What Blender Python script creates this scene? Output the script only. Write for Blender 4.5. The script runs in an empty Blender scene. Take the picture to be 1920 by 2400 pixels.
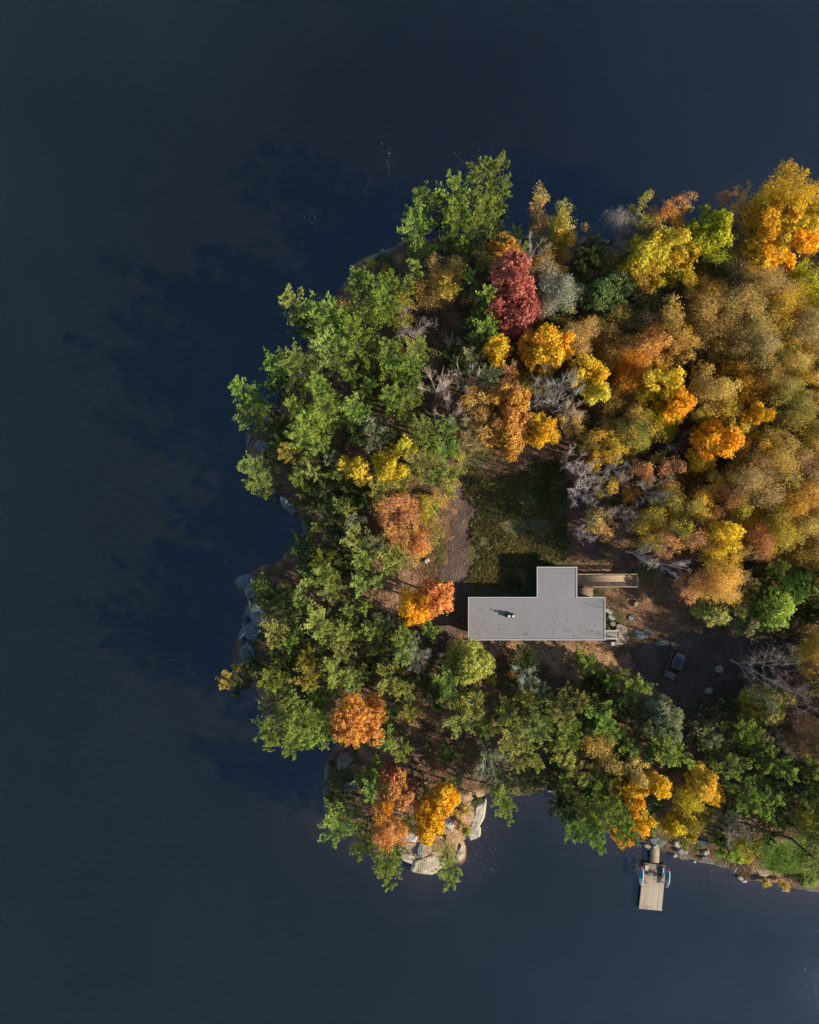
import bpy, bmesh, math, random
import numpy as np
from mathutils import Vector, Matrix
R = math.radians
H, F = 110.0, 1738.0            # drone height above the water (m), focal length in photo pixels
SUN_EL = R(29); SUN_DIR = np.array([0.945, -0.327])      # towards the sun, on the ground plane
scene = bpy.context.scene
col = scene.collection
rs = np.random.default_rng(7)

def P(u, v, z=0.0):
    k = (H - z) / F
    return ((u - 960) * k, (1200 - v) * k, z)

# ------------------------------------------------------------------ materials
def mat(name, rgb=(.5, .5, .5), rough=.6, metal=0.0, noise=0.0, nscale=3.0, bump=0.0, bscale=20.0, spec=.4, stretch=None, coat=0.0):
    m = bpy.data.materials.new(name); m.use_nodes = True
    nt = m.node_tree; b = nt.nodes['Principled BSDF']
    b.inputs['Base Color'].default_value = (*rgb, 1); b.inputs['Roughness'].default_value = rough
    b.inputs['Metallic'].default_value = metal; b.inputs['Specular IOR Level'].default_value = spec
    b.inputs['Coat Weight'].default_value = coat
    if noise or bump:
        tc = nt.nodes.new('ShaderNodeTexCoord'); mp = nt.nodes.new('ShaderNodeMapping')
        nt.links.new(tc.outputs['Object'], mp.inputs[0])
        if stretch: mp.inputs['Scale'].default_value = stretch
    if noise:
        n = nt.nodes.new('ShaderNodeTexNoise'); n.inputs['Scale'].default_value = nscale; n.inputs['Detail'].default_value = 6
        n.inputs['Roughness'].default_value = .65
        nt.links.new(mp.outputs[0], n.inputs[0])
        mr = nt.nodes.new('ShaderNodeMapRange'); mr.inputs['From Min'].default_value = .3; mr.inputs['From Max'].default_value = .7
        mr.inputs['To Min'].default_value = 1 - noise; mr.inputs['To Max'].default_value = 1 + noise
        nt.links.new(n.outputs[0], mr.inputs[0])
        mx = nt.nodes.new('ShaderNodeVectorMath'); mx.operation = 'SCALE'; mx.inputs[0].default_value = rgb
        nt.links.new(mr.outputs[0], mx.inputs['Scale']); nt.links.new(mx.outputs[0], b.inputs['Base Color'])
    if bump:
        n2 = nt.nodes.new('ShaderNodeTexNoise'); n2.inputs['Scale'].default_value = bscale; n2.inputs['Detail'].default_value = 5
        nt.links.new(mp.outputs[0], n2.inputs[0])
        bp = nt.nodes.new('ShaderNodeBump'); bp.inputs['Strength'].default_value = bump; bp.inputs['Distance'].default_value = .1
        nt.links.new(n2.outputs[0], bp.inputs['Height']); nt.links.new(bp.outputs[0], b.inputs['Normal'])
    return m

def attr_mat(name, translucent=0.0, rough=.6, noise=None, bump=None, spec=.3):
    """colour comes from the mesh attribute 'col' (albedo per face or vertex)"""
    m = bpy.data.materials.new(name); m.use_nodes = True
    nt = m.node_tree; b = nt.nodes['Principled BSDF']
    a = nt.nodes.new('ShaderNodeAttribute'); a.attribute_name = 'col'
    src = a.outputs['Color']
    b.inputs['Roughness'].default_value = rough; b.inputs['Specular IOR Level'].default_value = spec
    if noise:
        for sc, amt in noise:
            tc = nt.nodes.new('ShaderNodeTexCoord'); n = nt.nodes.new('ShaderNodeTexNoise'); n.inputs['Scale'].default_value = sc
            n.inputs['Detail'].default_value = 7; n.inputs['Roughness'].default_value = .7
            nt.links.new(tc.outputs['Object'], n.inputs[0])
            mr = nt.nodes.new('ShaderNodeMapRange'); mr.inputs['From Min'].default_value = .3; mr.inputs['From Max'].default_value = .7
            mr.inputs['To Min'].default_value = 1 - amt; mr.inputs['To Max'].default_value = 1 + amt
            nt.links.new(n.outputs[0], mr.inputs[0])
            mx = nt.nodes.new('ShaderNodeVectorMath'); mx.operation = 'SCALE'
            nt.links.new(src, mx.inputs[0]); nt.links.new(mr.outputs[0], mx.inputs['Scale']); src = mx.outputs[0]
    nt.links.new(src, b.inputs['Base Color'])
    if bump:
        tc = nt.nodes.new('ShaderNodeTexCoord'); n2 = nt.nodes.new('ShaderNodeTexNoise'); n2.inputs['Scale'].default_value = bump[0]
        n2.inputs['Detail'].default_value = 8
        nt.links.new(tc.outputs['Object'], n2.inputs[0])
        bp = nt.nodes.new('ShaderNodeBump'); bp.inputs['Strength'].default_value = bump[1]; bp.inputs['Distance'].default_value = .25
        nt.links.new(n2.outputs[0], bp.inputs['Height']); nt.links.new(bp.outputs[0], b.inputs['Normal'])
    if translucent:
        d = nt.nodes.new('ShaderNodeBsdfDiffuse'); t = nt.nodes.new('ShaderNodeBsdfTranslucent'); mix = nt.nodes.new('ShaderNodeMixShader')
        nt.links.new(src, d.inputs[0]); nt.links.new(src, t.inputs[0])
        mix.inputs[0].default_value = translucent
        nt.links.new(d.outputs[0], mix.inputs[1]); nt.links.new(t.outputs[0], mix.inputs[2])
        nt.links.new(mix.outputs[0], nt.nodes['Material Output'].inputs[0])
    return m

M = {}
M['leaf'] = attr_mat('leaf', translucent=.35)
M['needle'] = attr_mat('needle', translucent=.3)
M['bark'] = attr_mat('bark', rough=.85)
M['litter'] = attr_mat('litter', translucent=.1)
M['ground'] = attr_mat('forest_floor', rough=.95, noise=[(.9, .28), (7, .38)], bump=(3.0, .8), spec=.15)
M['rock'] = attr_mat('rock', rough=.85, noise=[(1.1, .28), (6, .3)], bump=(4.0, .9), spec=.25)

# ------------------------------------------------------------------ object helpers
def tag(o, label=None, cat=None, group=None, kind=None):
    for k, v in (('label', label), ('category', cat), ('group', group), ('kind', kind)):
        if v: o[k] = v
    return o

def empty(name, loc, rz=0.0):
    o = bpy.data.objects.new(name, None); o.location = loc; o.rotation_euler = (0, 0, rz); o.empty_display_size = .3
    col.objects.link(o); return o

def raw_mesh(name, V, nper, faces, m, cols=None, domain='FACE', smooth=False, parent=None):
    """V (n,3); faces flat int array with nper verts per face; cols (nfaces|nverts, 3)"""
    me = bpy.data.meshes.new(name)
    V = np.ascontiguousarray(V, dtype=np.float32); faces = np.ascontiguousarray(faces, dtype=np.int32).ravel()
    nf = len(faces) // nper
    me.vertices.add(len(V)); me.vertices.foreach_set('co', V.ravel())
    me.loops.add(len(faces)); me.loops.foreach_set('vertex_index', faces)
    me.polygons.add(nf); me.polygons.foreach_set('loop_start', np.arange(0, nf * nper, nper, dtype=np.int32))
    if smooth: me.polygons.foreach_set('use_smooth', np.ones(nf, dtype=bool))
    if cols is not None:
        a = me.attributes.new('col', 'FLOAT_COLOR', domain)
        c = np.ones((len(cols), 4), dtype=np.float32); c[:, :3] = cols
        a.data.foreach_set('color', c.ravel())
    me.update(calc_edges=True)
    me.materials.append(m)
    o = bpy.data.objects.new(name, me); col.objects.link(o)
    if parent is not None: o.parent = parent
    return o

class MB:
    """collects boxes, prisms, tubes; build() links ONE mesh object"""
    def __init__(s): s.bm = bmesh.new()
    def box(s, x0, x1, y0, y1, z0, z1, bevel=0.0):
        vs = [s.bm.verts.new((x, y, z)) for z in (z0, z1) for y in (y0, y1) for x in (x0, x1)]
        fs = [(0, 2, 3, 1), (4, 5, 7, 6), (0, 1, 5, 4), (2, 6, 7, 3), (0, 4, 6, 2), (1, 3, 7, 5)]
        f = [s.bm.faces.new([vs[i] for i in q]) for q in fs]
        if bevel:
            es = list({e for q in f for e in q.edges})
            bmesh.ops.bevel(s.bm, geom=es, offset=bevel, segments=2, affect='EDGES', profile=.5)
        return s
    def prism(s, pts, z0, z1):
        n = len(pts); a = [s.bm.verts.new((p[0], p[1], z0)) for p in pts]; b = [s.bm.verts.new((p[0], p[1], z1)) for p in pts]
        s.bm.faces.new(list(reversed(a))); s.bm.faces.new(b)
        for i in range(n): s.bm.faces.new([a[i], a[(i + 1) % n], b[(i + 1) % n], b[i]])
        return s
    def tube(s, p0, p1, r0, r1=None, n=8, cap=True):
        r1 = r0 if r1 is None else r1
        p0 = Vector(p0); p1 = Vector(p1); d = (p1 - p0).normalized()
        u = d.orthogonal().normalized(); w = d.cross(u)
        A = [s.bm.verts.new(p0 + (u * math.cos(t) + w * math.sin(t)) * r0) for t in [2 * math.pi * i / n for i in range(n)]]
        B = [s.bm.verts.new(p1 + (u * math.cos(t) + w * math.sin(t)) * r1) for t in [2 * math.pi * i / n for i in range(n)]]
        for i in range(n): s.bm.faces.new([A[i], A[(i + 1) % n], B[(i + 1) % n], B[i]])
        if cap: s.bm.faces.new(list(reversed(A))); s.bm.faces.new(B)
        return s
    def loft(s, sections, closed=True):
        """sections: list of equal-length point lists"""
        rings = [[s.bm.verts.new(p) for p in sec] for sec in sections]
        n = len(rings[0])
        for a, b in zip(rings, rings[1:]):
            for i in range(n): s.bm.faces.new([a[i], a[(i + 1) % n], b[(i + 1) % n], b[i]])
        s.bm.faces.new(list(reversed(rings[0]))); s.bm.faces.new(rings[-1])
        return s
    def build(s, name, m, parent=None, smooth=False):
        bmesh.ops.recalc_face_normals(s.bm, faces=s.bm.faces)
        me = bpy.data.meshes.new(name); s.bm.to_mesh(me); s.bm.free()
        if smooth:
            me.polygons.foreach_set('use_smooth', [True] * len(me.polygons))
        me.materials.append(m); o = bpy.data.objects.new(name, me); col.objects.link(o)
        if parent is not None: o.parent = parent
        return o

# ------------------------------------------------------------------ the island outline and its ground
SHORE = [(917,576),(862,596),(822,620),(816,649),(798,677),(778,704),(745,760),(714,825),(680,900),(656,951),(625,969),(600,1000),(578,1021),(575,1053),
 (595,1079),(618,1110),(639,1137),(656,1169),(674,1189),(685,1209),(706,1224),(712,1245),(691,1270),(671,1293),(645,1317),(610,1325),(585,1335),(565,1350),
 (556,1365),(561,1385),(572,1402),(578,1412),(570,1440),(566,1470),(554,1500),(548,1538),(552,1570),(570,1596),(599,1625),(628,1660),(668,1690),(720,1725),
 (765,1735),(799,1736),(780,1755),(768,1775),(759,1800),(755,1839),(760,1880),(766,1906),(790,1930),(836,1960),(874,1980),(915,2000),(929,2007),(952,2025),(975,2039),
 (996,2054),(1013,2048),(1025,2025),(1048,2015),(1080,2020),(1086,2005),(1088,1985),(1085,1967),(1106,1967),(1123,1940),(1136,1911),(1136,1888),(1131,1872),(1150,1862),
 (1213,1868),(1250,1858),(1291,1853),(1310,1880),(1345,1915),(1400,1945),(1440,1960),(1478,1967),(1504,1978),(1527,1986),(1565,1993),(1605,2012),(1646,2022),(1681,2030),
 (1701,2039),(1721,2054),(1742,2066),(1776,2067),(1797,2066),(1832,2073),(1870,2085),(1920,2092),(2000,2098),(2100,2110),(2300,2130),(2650,2150),
 (2650,470),(2300,490),(2100,505),(1920,520),(1800,532),(1700,548),(1600,558),(1500,566),(1430,556),(1370,556),(1300,540),(1240,550),(1178,542),(1100,545),(1040,552),(980,560)]
SH = np.array([P(u, v)[:2] for u, v in SHORE])

def poly_sdf(X, Y, poly):
    """signed distance, positive inside"""
    d2 = np.full(X.shape, 1e18); inside = np.zeros(X.shape, dtype=bool)
    n = len(poly)
    for i in range(n):
        ax, ay = poly[i]; bx, by = poly[(i + 1) % n]
        ex, ey = bx - ax, by - ay; wx, wy = X - ax, Y - ay
        t = np.clip((wx * ex + wy * ey) / (ex * ex + ey * ey + 1e-12), 0, 1)
        d2 = np.minimum(d2, (wx - t * ex) ** 2 + (wy - t * ey) ** 2)
        c = ((ay > Y) != (by > Y)) & (X < (bx - ax) * (Y - ay) / (by - ay + 1e-12) + ax)
        inside ^= c
    return np.where(inside, 1, -1) * np.sqrt(d2)

def vnoise(X, Y, s, seed=0):
    """smooth value noise, 0..1"""
    x = X / s; y = Y / s; xi = np.floor(x).astype(np.int64); yi = np.floor(y).astype(np.int64); fx = x - xi; fy = y - yi
    fx = fx * fx * (3 - 2 * fx); fy = fy * fy * (3 - 2 * fy)
    def h(a, b):
        n = (a * 374761393 + b * 668265263 + seed * 974711) & 0x7fffffff
        n = ((n ^ (n >> 13)) * 1274126177) & 0x7fffffff
        return ((n ^ (n >> 16)) & 0xffff) / 65535.0
    return (h(xi, yi) * (1 - fx) + h(xi + 1, yi) * fx) * (1 - fy) + (h(xi, yi + 1) * (1 - fx) + h(xi + 1, yi + 1) * fx) * fy
def fbm(X, Y, s, seed=0, o=4):
    r = 0; a = 1; t = 0
    for k in range(o): r = r + a * vnoise(X, Y, s / 2 ** k, seed + k * 17); t += a; a *= .5
    return r / t

def to_m(pts, z=2.6): return np.array([P(u, v, z)[:2] for u, v in pts])
HOUSE_Z = 2.6
FLATS = [(to_m([(1075,1310),(1480,1310),(1480,1530),(1075,1530)]), HOUSE_Z, 3.0), (to_m([(1440,1500),(1760,1470),(1790,1640),(1640,1680),(1480,1600)]), 2.3, 4.0)]
def height(X, Y):
    d = poly_sdf(X, Y, SH) + (fbm(X, Y, 3.0, 5) - .5) * 1.8
    ins = .12 + 2.7 * (1 - np.exp(-np.maximum(d, 0) / 5.0)) + (fbm(X, Y, 9, 3) - .5) * 1.3 * np.clip(d / 6, 0, 1) + (fbm(X, Y, 1.6, 9) - .5) * .35 * np.clip(d / 2, 0, 1)
    out = np.maximum(-4.0, d * .55)
    z = np.where(d > 0, ins * np.clip(d / .6, 0, 1), out)
    for poly, zf, soft in FLATS:
        k = np.clip(1 + poly_sdf(X, Y, poly) / soft, 0, 1); k = k * k * (3 - 2 * k)
        z = z * (1 - k) + zf * k
    return z
GX0, GX1, GY0, GY1, GS = -34.0, 104.0, -64.0, 46.0, .4
gx = np.arange(GX0, GX1 + .01, GS); gy = np.arange(GY0, GY1 + .01, GS)
GXX, GYY = np.meshgrid(gx, gy)
GZ = height(GXX, GYY)
GD = poly_sdf(GXX, GYY, SH)
def ground_z(x, y):
    i = np.clip((np.asarray(x) - GX0) / GS, 0, len(gx) - 1.001); j = np.clip((np.asarray(y) - GY0) / GS, 0, len(gy) - 1.001)
    i0 = i.astype(int); j0 = j.astype(int); a = i - i0; b = j - j0
    return (GZ[j0, i0] * (1 - a) + GZ[j0, i0 + 1] * a) * (1 - b) + (GZ[j0 + 1, i0] * (1 - a) + GZ[j0 + 1, i0 + 1] * a) * b
def shore_d(x, y):
    i = np.clip(np.round((np.asarray(x) - GX0) / GS).astype(int), 0, len(gx) - 1); j = np.clip(np.round((np.asarray(y) - GY0) / GS).astype(int), 0, len(gy) - 1)
    return GD[j, i]

# real surface kinds of the ground: leaf litter, moss, gravel, meadow, bedrock
C_LIT = np.array([.30, .165, .095]); C_LIT2 = np.array([.17, .10, .06]); C_SOIL = np.array([.085, .06, .042]); C_MOSS = np.array([.06, .08, .025])
C_GRAVEL = np.array([.115, .082, .068]); C_DARKG = np.array([.098, .078, .065]); C_MEAD = np.array([.075, .095, .035]); C_SAND = np.array([.42, .25, .14])
C_LAWN = np.array([.13, .24, .035]); C_PURP = np.array([.14, .07, .07]); C_PALE = np.array([.50, .46, .38]); C_GREY = np.array([.22, .23, .225]); C_PINK=np.array([.42,.24,.16])
ZONES = [  # polygon (photo px), colour, softness in m, patchiness
 ([(900,1150),(985,1110),(990,1400),(930,1450),(870,1430),(880,1280)], C_PINK, 2.5, .5),
 ([(1090,1500),(1440,1500),(1470,1560),(1550,1620),(1500,1640),(1400,1600),(1250,1560),(1090,1530)], C_SAND, 1.2, .4),
 ([(1100,1110),(1340,1080),(1345,1340),(1260,1340),(1250,1390),(1100,1380)], C_MEAD, 2.0, .35),
 ([(1320,1140),(1380,1140),(1400,1290),(1340,1300)], C_PURP, 1.5, .3),
 ([(1480,1370),(1640,1370),(1600,1500),(1480,1480)], C_LIT, 2.5, .6),
 ([(1760,1985),(2300,1960),(2300,2110),(1920,2085),(1790,2055)], C_LAWN, 1.5, .25),
 ([(700,1040),(760,1100),(700,1180),(640,1120)], C_LIT2, 2.0, .5),
 ([(830,1720),(960,1760),(960,1800),(830,1780)], C_SAND*.9, 1.0, .6),
 ([(935,1990),(1000,1975),(1070,1985),(1090,2020),(1000,2060),(930,2015)], np.array([.50,.42,.31]), 1.0, .3),
 ([(1080,1880),(1140,1870),(1145,1930),(1100,1990),(1070,1960)], np.array([.46,.38,.28]), 1.0, .4),
 ([(980,1940),(1110,1870),(1130,1960),(1090,2020),(980,2010)], np.array([.34,.20,.11]), 1.5, .5),
]
DRIVE = [(1078,1120),(1110,1110),(1128,1190),(1105,1260),(1100,1395),(1078,1440),(1080,1560),(1030,1600),(1020,1480),(1040,1330),(1065,1210)]
PARK = [(1475,1520),(1560,1490),(1650,1480),(1790,1500),(1960,1470),(2400,1450),(2400,1540),(1900,1545),(1760,1640),(1640,1700),(1570,1640),(1500,1590)]
def ground_cols(X, Y):
    n1 = fbm(X, Y, 5, 21)[..., None]; n2 = fbm(X, Y, 1.3, 33)[..., None]; n3 = fbm(X, Y, 3, 55)[..., None]
    c = C_LIT2 * (1 - n1) + C_SOIL * n1
    k = np.clip((n2 - .5) * 6 + .2, 0, 1); c = c * (1 - k) + C_LIT * k * .8 + C_LIT2 * k * .2
    k = np.clip((n3 - .55) * 7, 0, 1); c = c * (1 - k) + C_MOSS * k
    for poly, cc, soft, patch in ZONES:
        d = poly_sdf(X, Y, to_m(poly))[..., None] + (n3 - .5) * 4 + (n2 - .5) * 2.5
        k = np.clip(d / soft + .5, 0, 1) * (1 - patch * np.clip((n2 - .45) * 5, 0, 1))
        c = c * (1 - k) + cc * k * (.8 + .4 * n2)
    # bare rock at the water's edge, wet and darker right at the waterline
    d = (poly_sdf(X, Y, SH)[..., None]) + (n2 - .5) * 2.4 + (n1 - .5) * 1.6
    k = np.clip((.9 - d) / .7, 0, 1) * np.clip((n3 - .42) * 5, .12, 1); rock = C_GREY * (.45 + .8 * n3) * np.array([1.05, 1, .95])
    c = c * (1 - k) + rock * k
    k = np.clip((.15 - d) / .4, 0, 1) * .7; c = c * (1 - k) + np.array([.07, .055, .045]) * k
    return c
def grid_mesh(name, xs, ys, Z, m, cols, keep=None, dz=0.0, smooth=True):
    nx, ny = len(xs), len(ys); XX, YY = np.meshgrid(xs, ys)
    V = np.stack([XX.ravel(), YY.ravel(), Z.ravel() + dz], 1)
    idx = np.arange(nx * ny).reshape(ny, nx)
    Fq = np.stack([idx[:-1, :-1], idx[:-1, 1:], idx[1:, 1:], idx[1:, :-1]], -1).reshape(-1, 4)
    C = cols.reshape(-1, 3)
    if keep is not None:
        Fq = Fq[keep.ravel()]; used, inv = np.unique(Fq, return_inverse=True); V = V[used]; C = C[used]; Fq = inv.reshape(-1, 4)
    return raw_mesh(name, V, 4, Fq, m, C, 'POINT', smooth)
gcol = ground_cols(GXX, GYY)
# the bed runs far out under the lake so that the ground is one sheet
gxe = np.concatenate([[-3000, -600, -120], gx, [150, 700, 3000]]); gye = np.concatenate([[-3000, -600, -130], gy, [110, 600, 3000]])
Ze = np.full((len(gye), len(gxe)), -4.0); Ze[3:-3, 3:-3] = GZ; Ze[3:-3, -3:] = GZ[:, -1:]
Ce = np.tile(C_SOIL, (len(gye), len(gxe), 1)); Ce[3:-3, 3:-3] = gcol; Ce[3:-3, -3:] = gcol[:, -1:]
tag(grid_mesh('ground', gxe, gye, Ze, M['ground'], Ce), kind='structure')
cxm = (GXX[:-1, :-1] + GS / 2); cym = (GYY[:-1, :-1] + GS / 2)
jit = (fbm(cxm, cym, 1.2, 77) - .5) * 1.6
def road(name, poly, c, dz):
    keep = (poly_sdf(cxm, cym, to_m(poly)) + jit) > 0
    n = fbm(GXX, GYY, 1.5, 91)[..., None]; n2 = fbm(GXX, GYY, 4, 95)[..., None]
    cols = c * (.65 + .7 * n) * (.8 + .4 * n2)
    o = grid_mesh(name, gx, gy, GZ, M['ground'], cols, keep, dz)
    return tag(o, kind='structure')
road('driveway', DRIVE, C_GRAVEL, .02)
road('parking_area', PARK, C_DARKG, .03)
# ------------------------------------------------------------------ lake
wx = np.concatenate([[-4000, -1500, -500, -200], np.arange(-100, 124, 1.0), [200, 500, 1500, 4000]])
wy = np.concatenate([[-4000, -1500, -500, -200], np.arange(-104, 104, 1.0), [200, 500, 1500, 4000]])
WX, WY = np.meshgrid(wx, wy)
WD = -poly_sdf(WX, WY, SH)
n = fbm(WX, WY, 14, 41)[..., None]
shal = np.exp(-np.maximum(WD, 0) / 2.2)[..., None]
south = np.clip((-WY - 34) / 12, 0, 1)[..., None]; 
deep = np.array([.0088, .0105, .0045]); brown = np.array([.070, .042, .028])
wc = deep * (.80 + .40 * n) * (1 - .75 * shal) + brown * .75 * shal * (.35 + .65 * south)
wide = np.exp(-np.maximum(WD, 0) / 9)[..., None]
wc = wc * (1 - .3 * wide) + np.array([.018, .014, .016]) * .3 * wide  # brown tree reflections near the shore, blended into the water colour
nb_ = np.exp(-(((WX - 8) / 42) ** 2 + ((WY - 60) / 28) ** 2))[..., None]      # dark brown reflection off the northern shore, painted into the water colour
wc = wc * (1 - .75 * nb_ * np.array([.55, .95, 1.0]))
wm = bpy.data.materials.new('lake_water'); wm.use_nodes = True
nt = wm.node_tree; b = nt.nodes['Principled BSDF']
a = nt.nodes.new('ShaderNodeAttribute'); a.attribute_name = 'col'
nt.links.new(a.outputs['Color'], b.inputs['Base Color'])
b.inputs['Roughness'].default_value = .12; b.inputs['IOR'].default_value = 1.57; b.inputs['Specular Tint'].default_value = (.76, .92, 1.0, 1); b.inputs['Specular IOR Level'].default_value = 1.0
b.inputs['Subsurface Weight'].default_value = 1; b.inputs['Subsurface Radius'].default_value = (1.0, 1.3, 1.6); b.inputs['Subsurface Scale'].default_value = 3.6
tc = nt.nodes.new('ShaderNodeTexCoord'); geo = nt.nodes.new('ShaderNodeNewGeometry')
def noise(scale, detail, stretch=(1, 1, 1), rot=0):
    mp = nt.nodes.new('ShaderNodeMapping'); mp.inputs['Scale'].default_value = stretch; mp.inputs['Rotation'].default_value = (0, 0, rot)
    nt.links.new(tc.outputs['Object'], mp.inputs[0])
    q = nt.nodes.new('ShaderNodeTexNoise'); q.inputs['Scale'].default_value = scale; q.inputs['Detail'].default_value = detail
    nt.links.new(mp.outputs[0], q.inputs[0]); return q.outputs[0]
big = noise(.035, 2)
mask = nt.nodes.new('ShaderNodeMapRange'); mask.inputs['From Min'].default_value = .35; mask.inputs['From Max'].default_value = .65
mask.inputs['To Min'].default_value = .25; mask.inputs['To Max'].default_value = 1.0
nt.links.new(big, mask.inputs[0])
rip = noise(2.2, 5, (1, 2.2, 1), R(20))
bp = nt.nodes.new('ShaderNodeBump'); bp.inputs['Distance'].default_value = .12
ml = nt.nodes.new('ShaderNodeMath'); ml.operation = 'MULTIPLY'; ml.inputs[1].default_value = .8
nt.links.new(mask.outputs[0], ml.inputs[0]); nt.links.new(ml.outputs[0], bp.inputs['Strength'])
nt.links.new(rip, bp.inputs['Height']); nt.links.new(bp.outputs[0], b.inputs['Normal'])
WZ = np.zeros_like(WX)
tag(grid_mesh('water', wx, wy, WZ, wm, wc), kind='structure')
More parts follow.
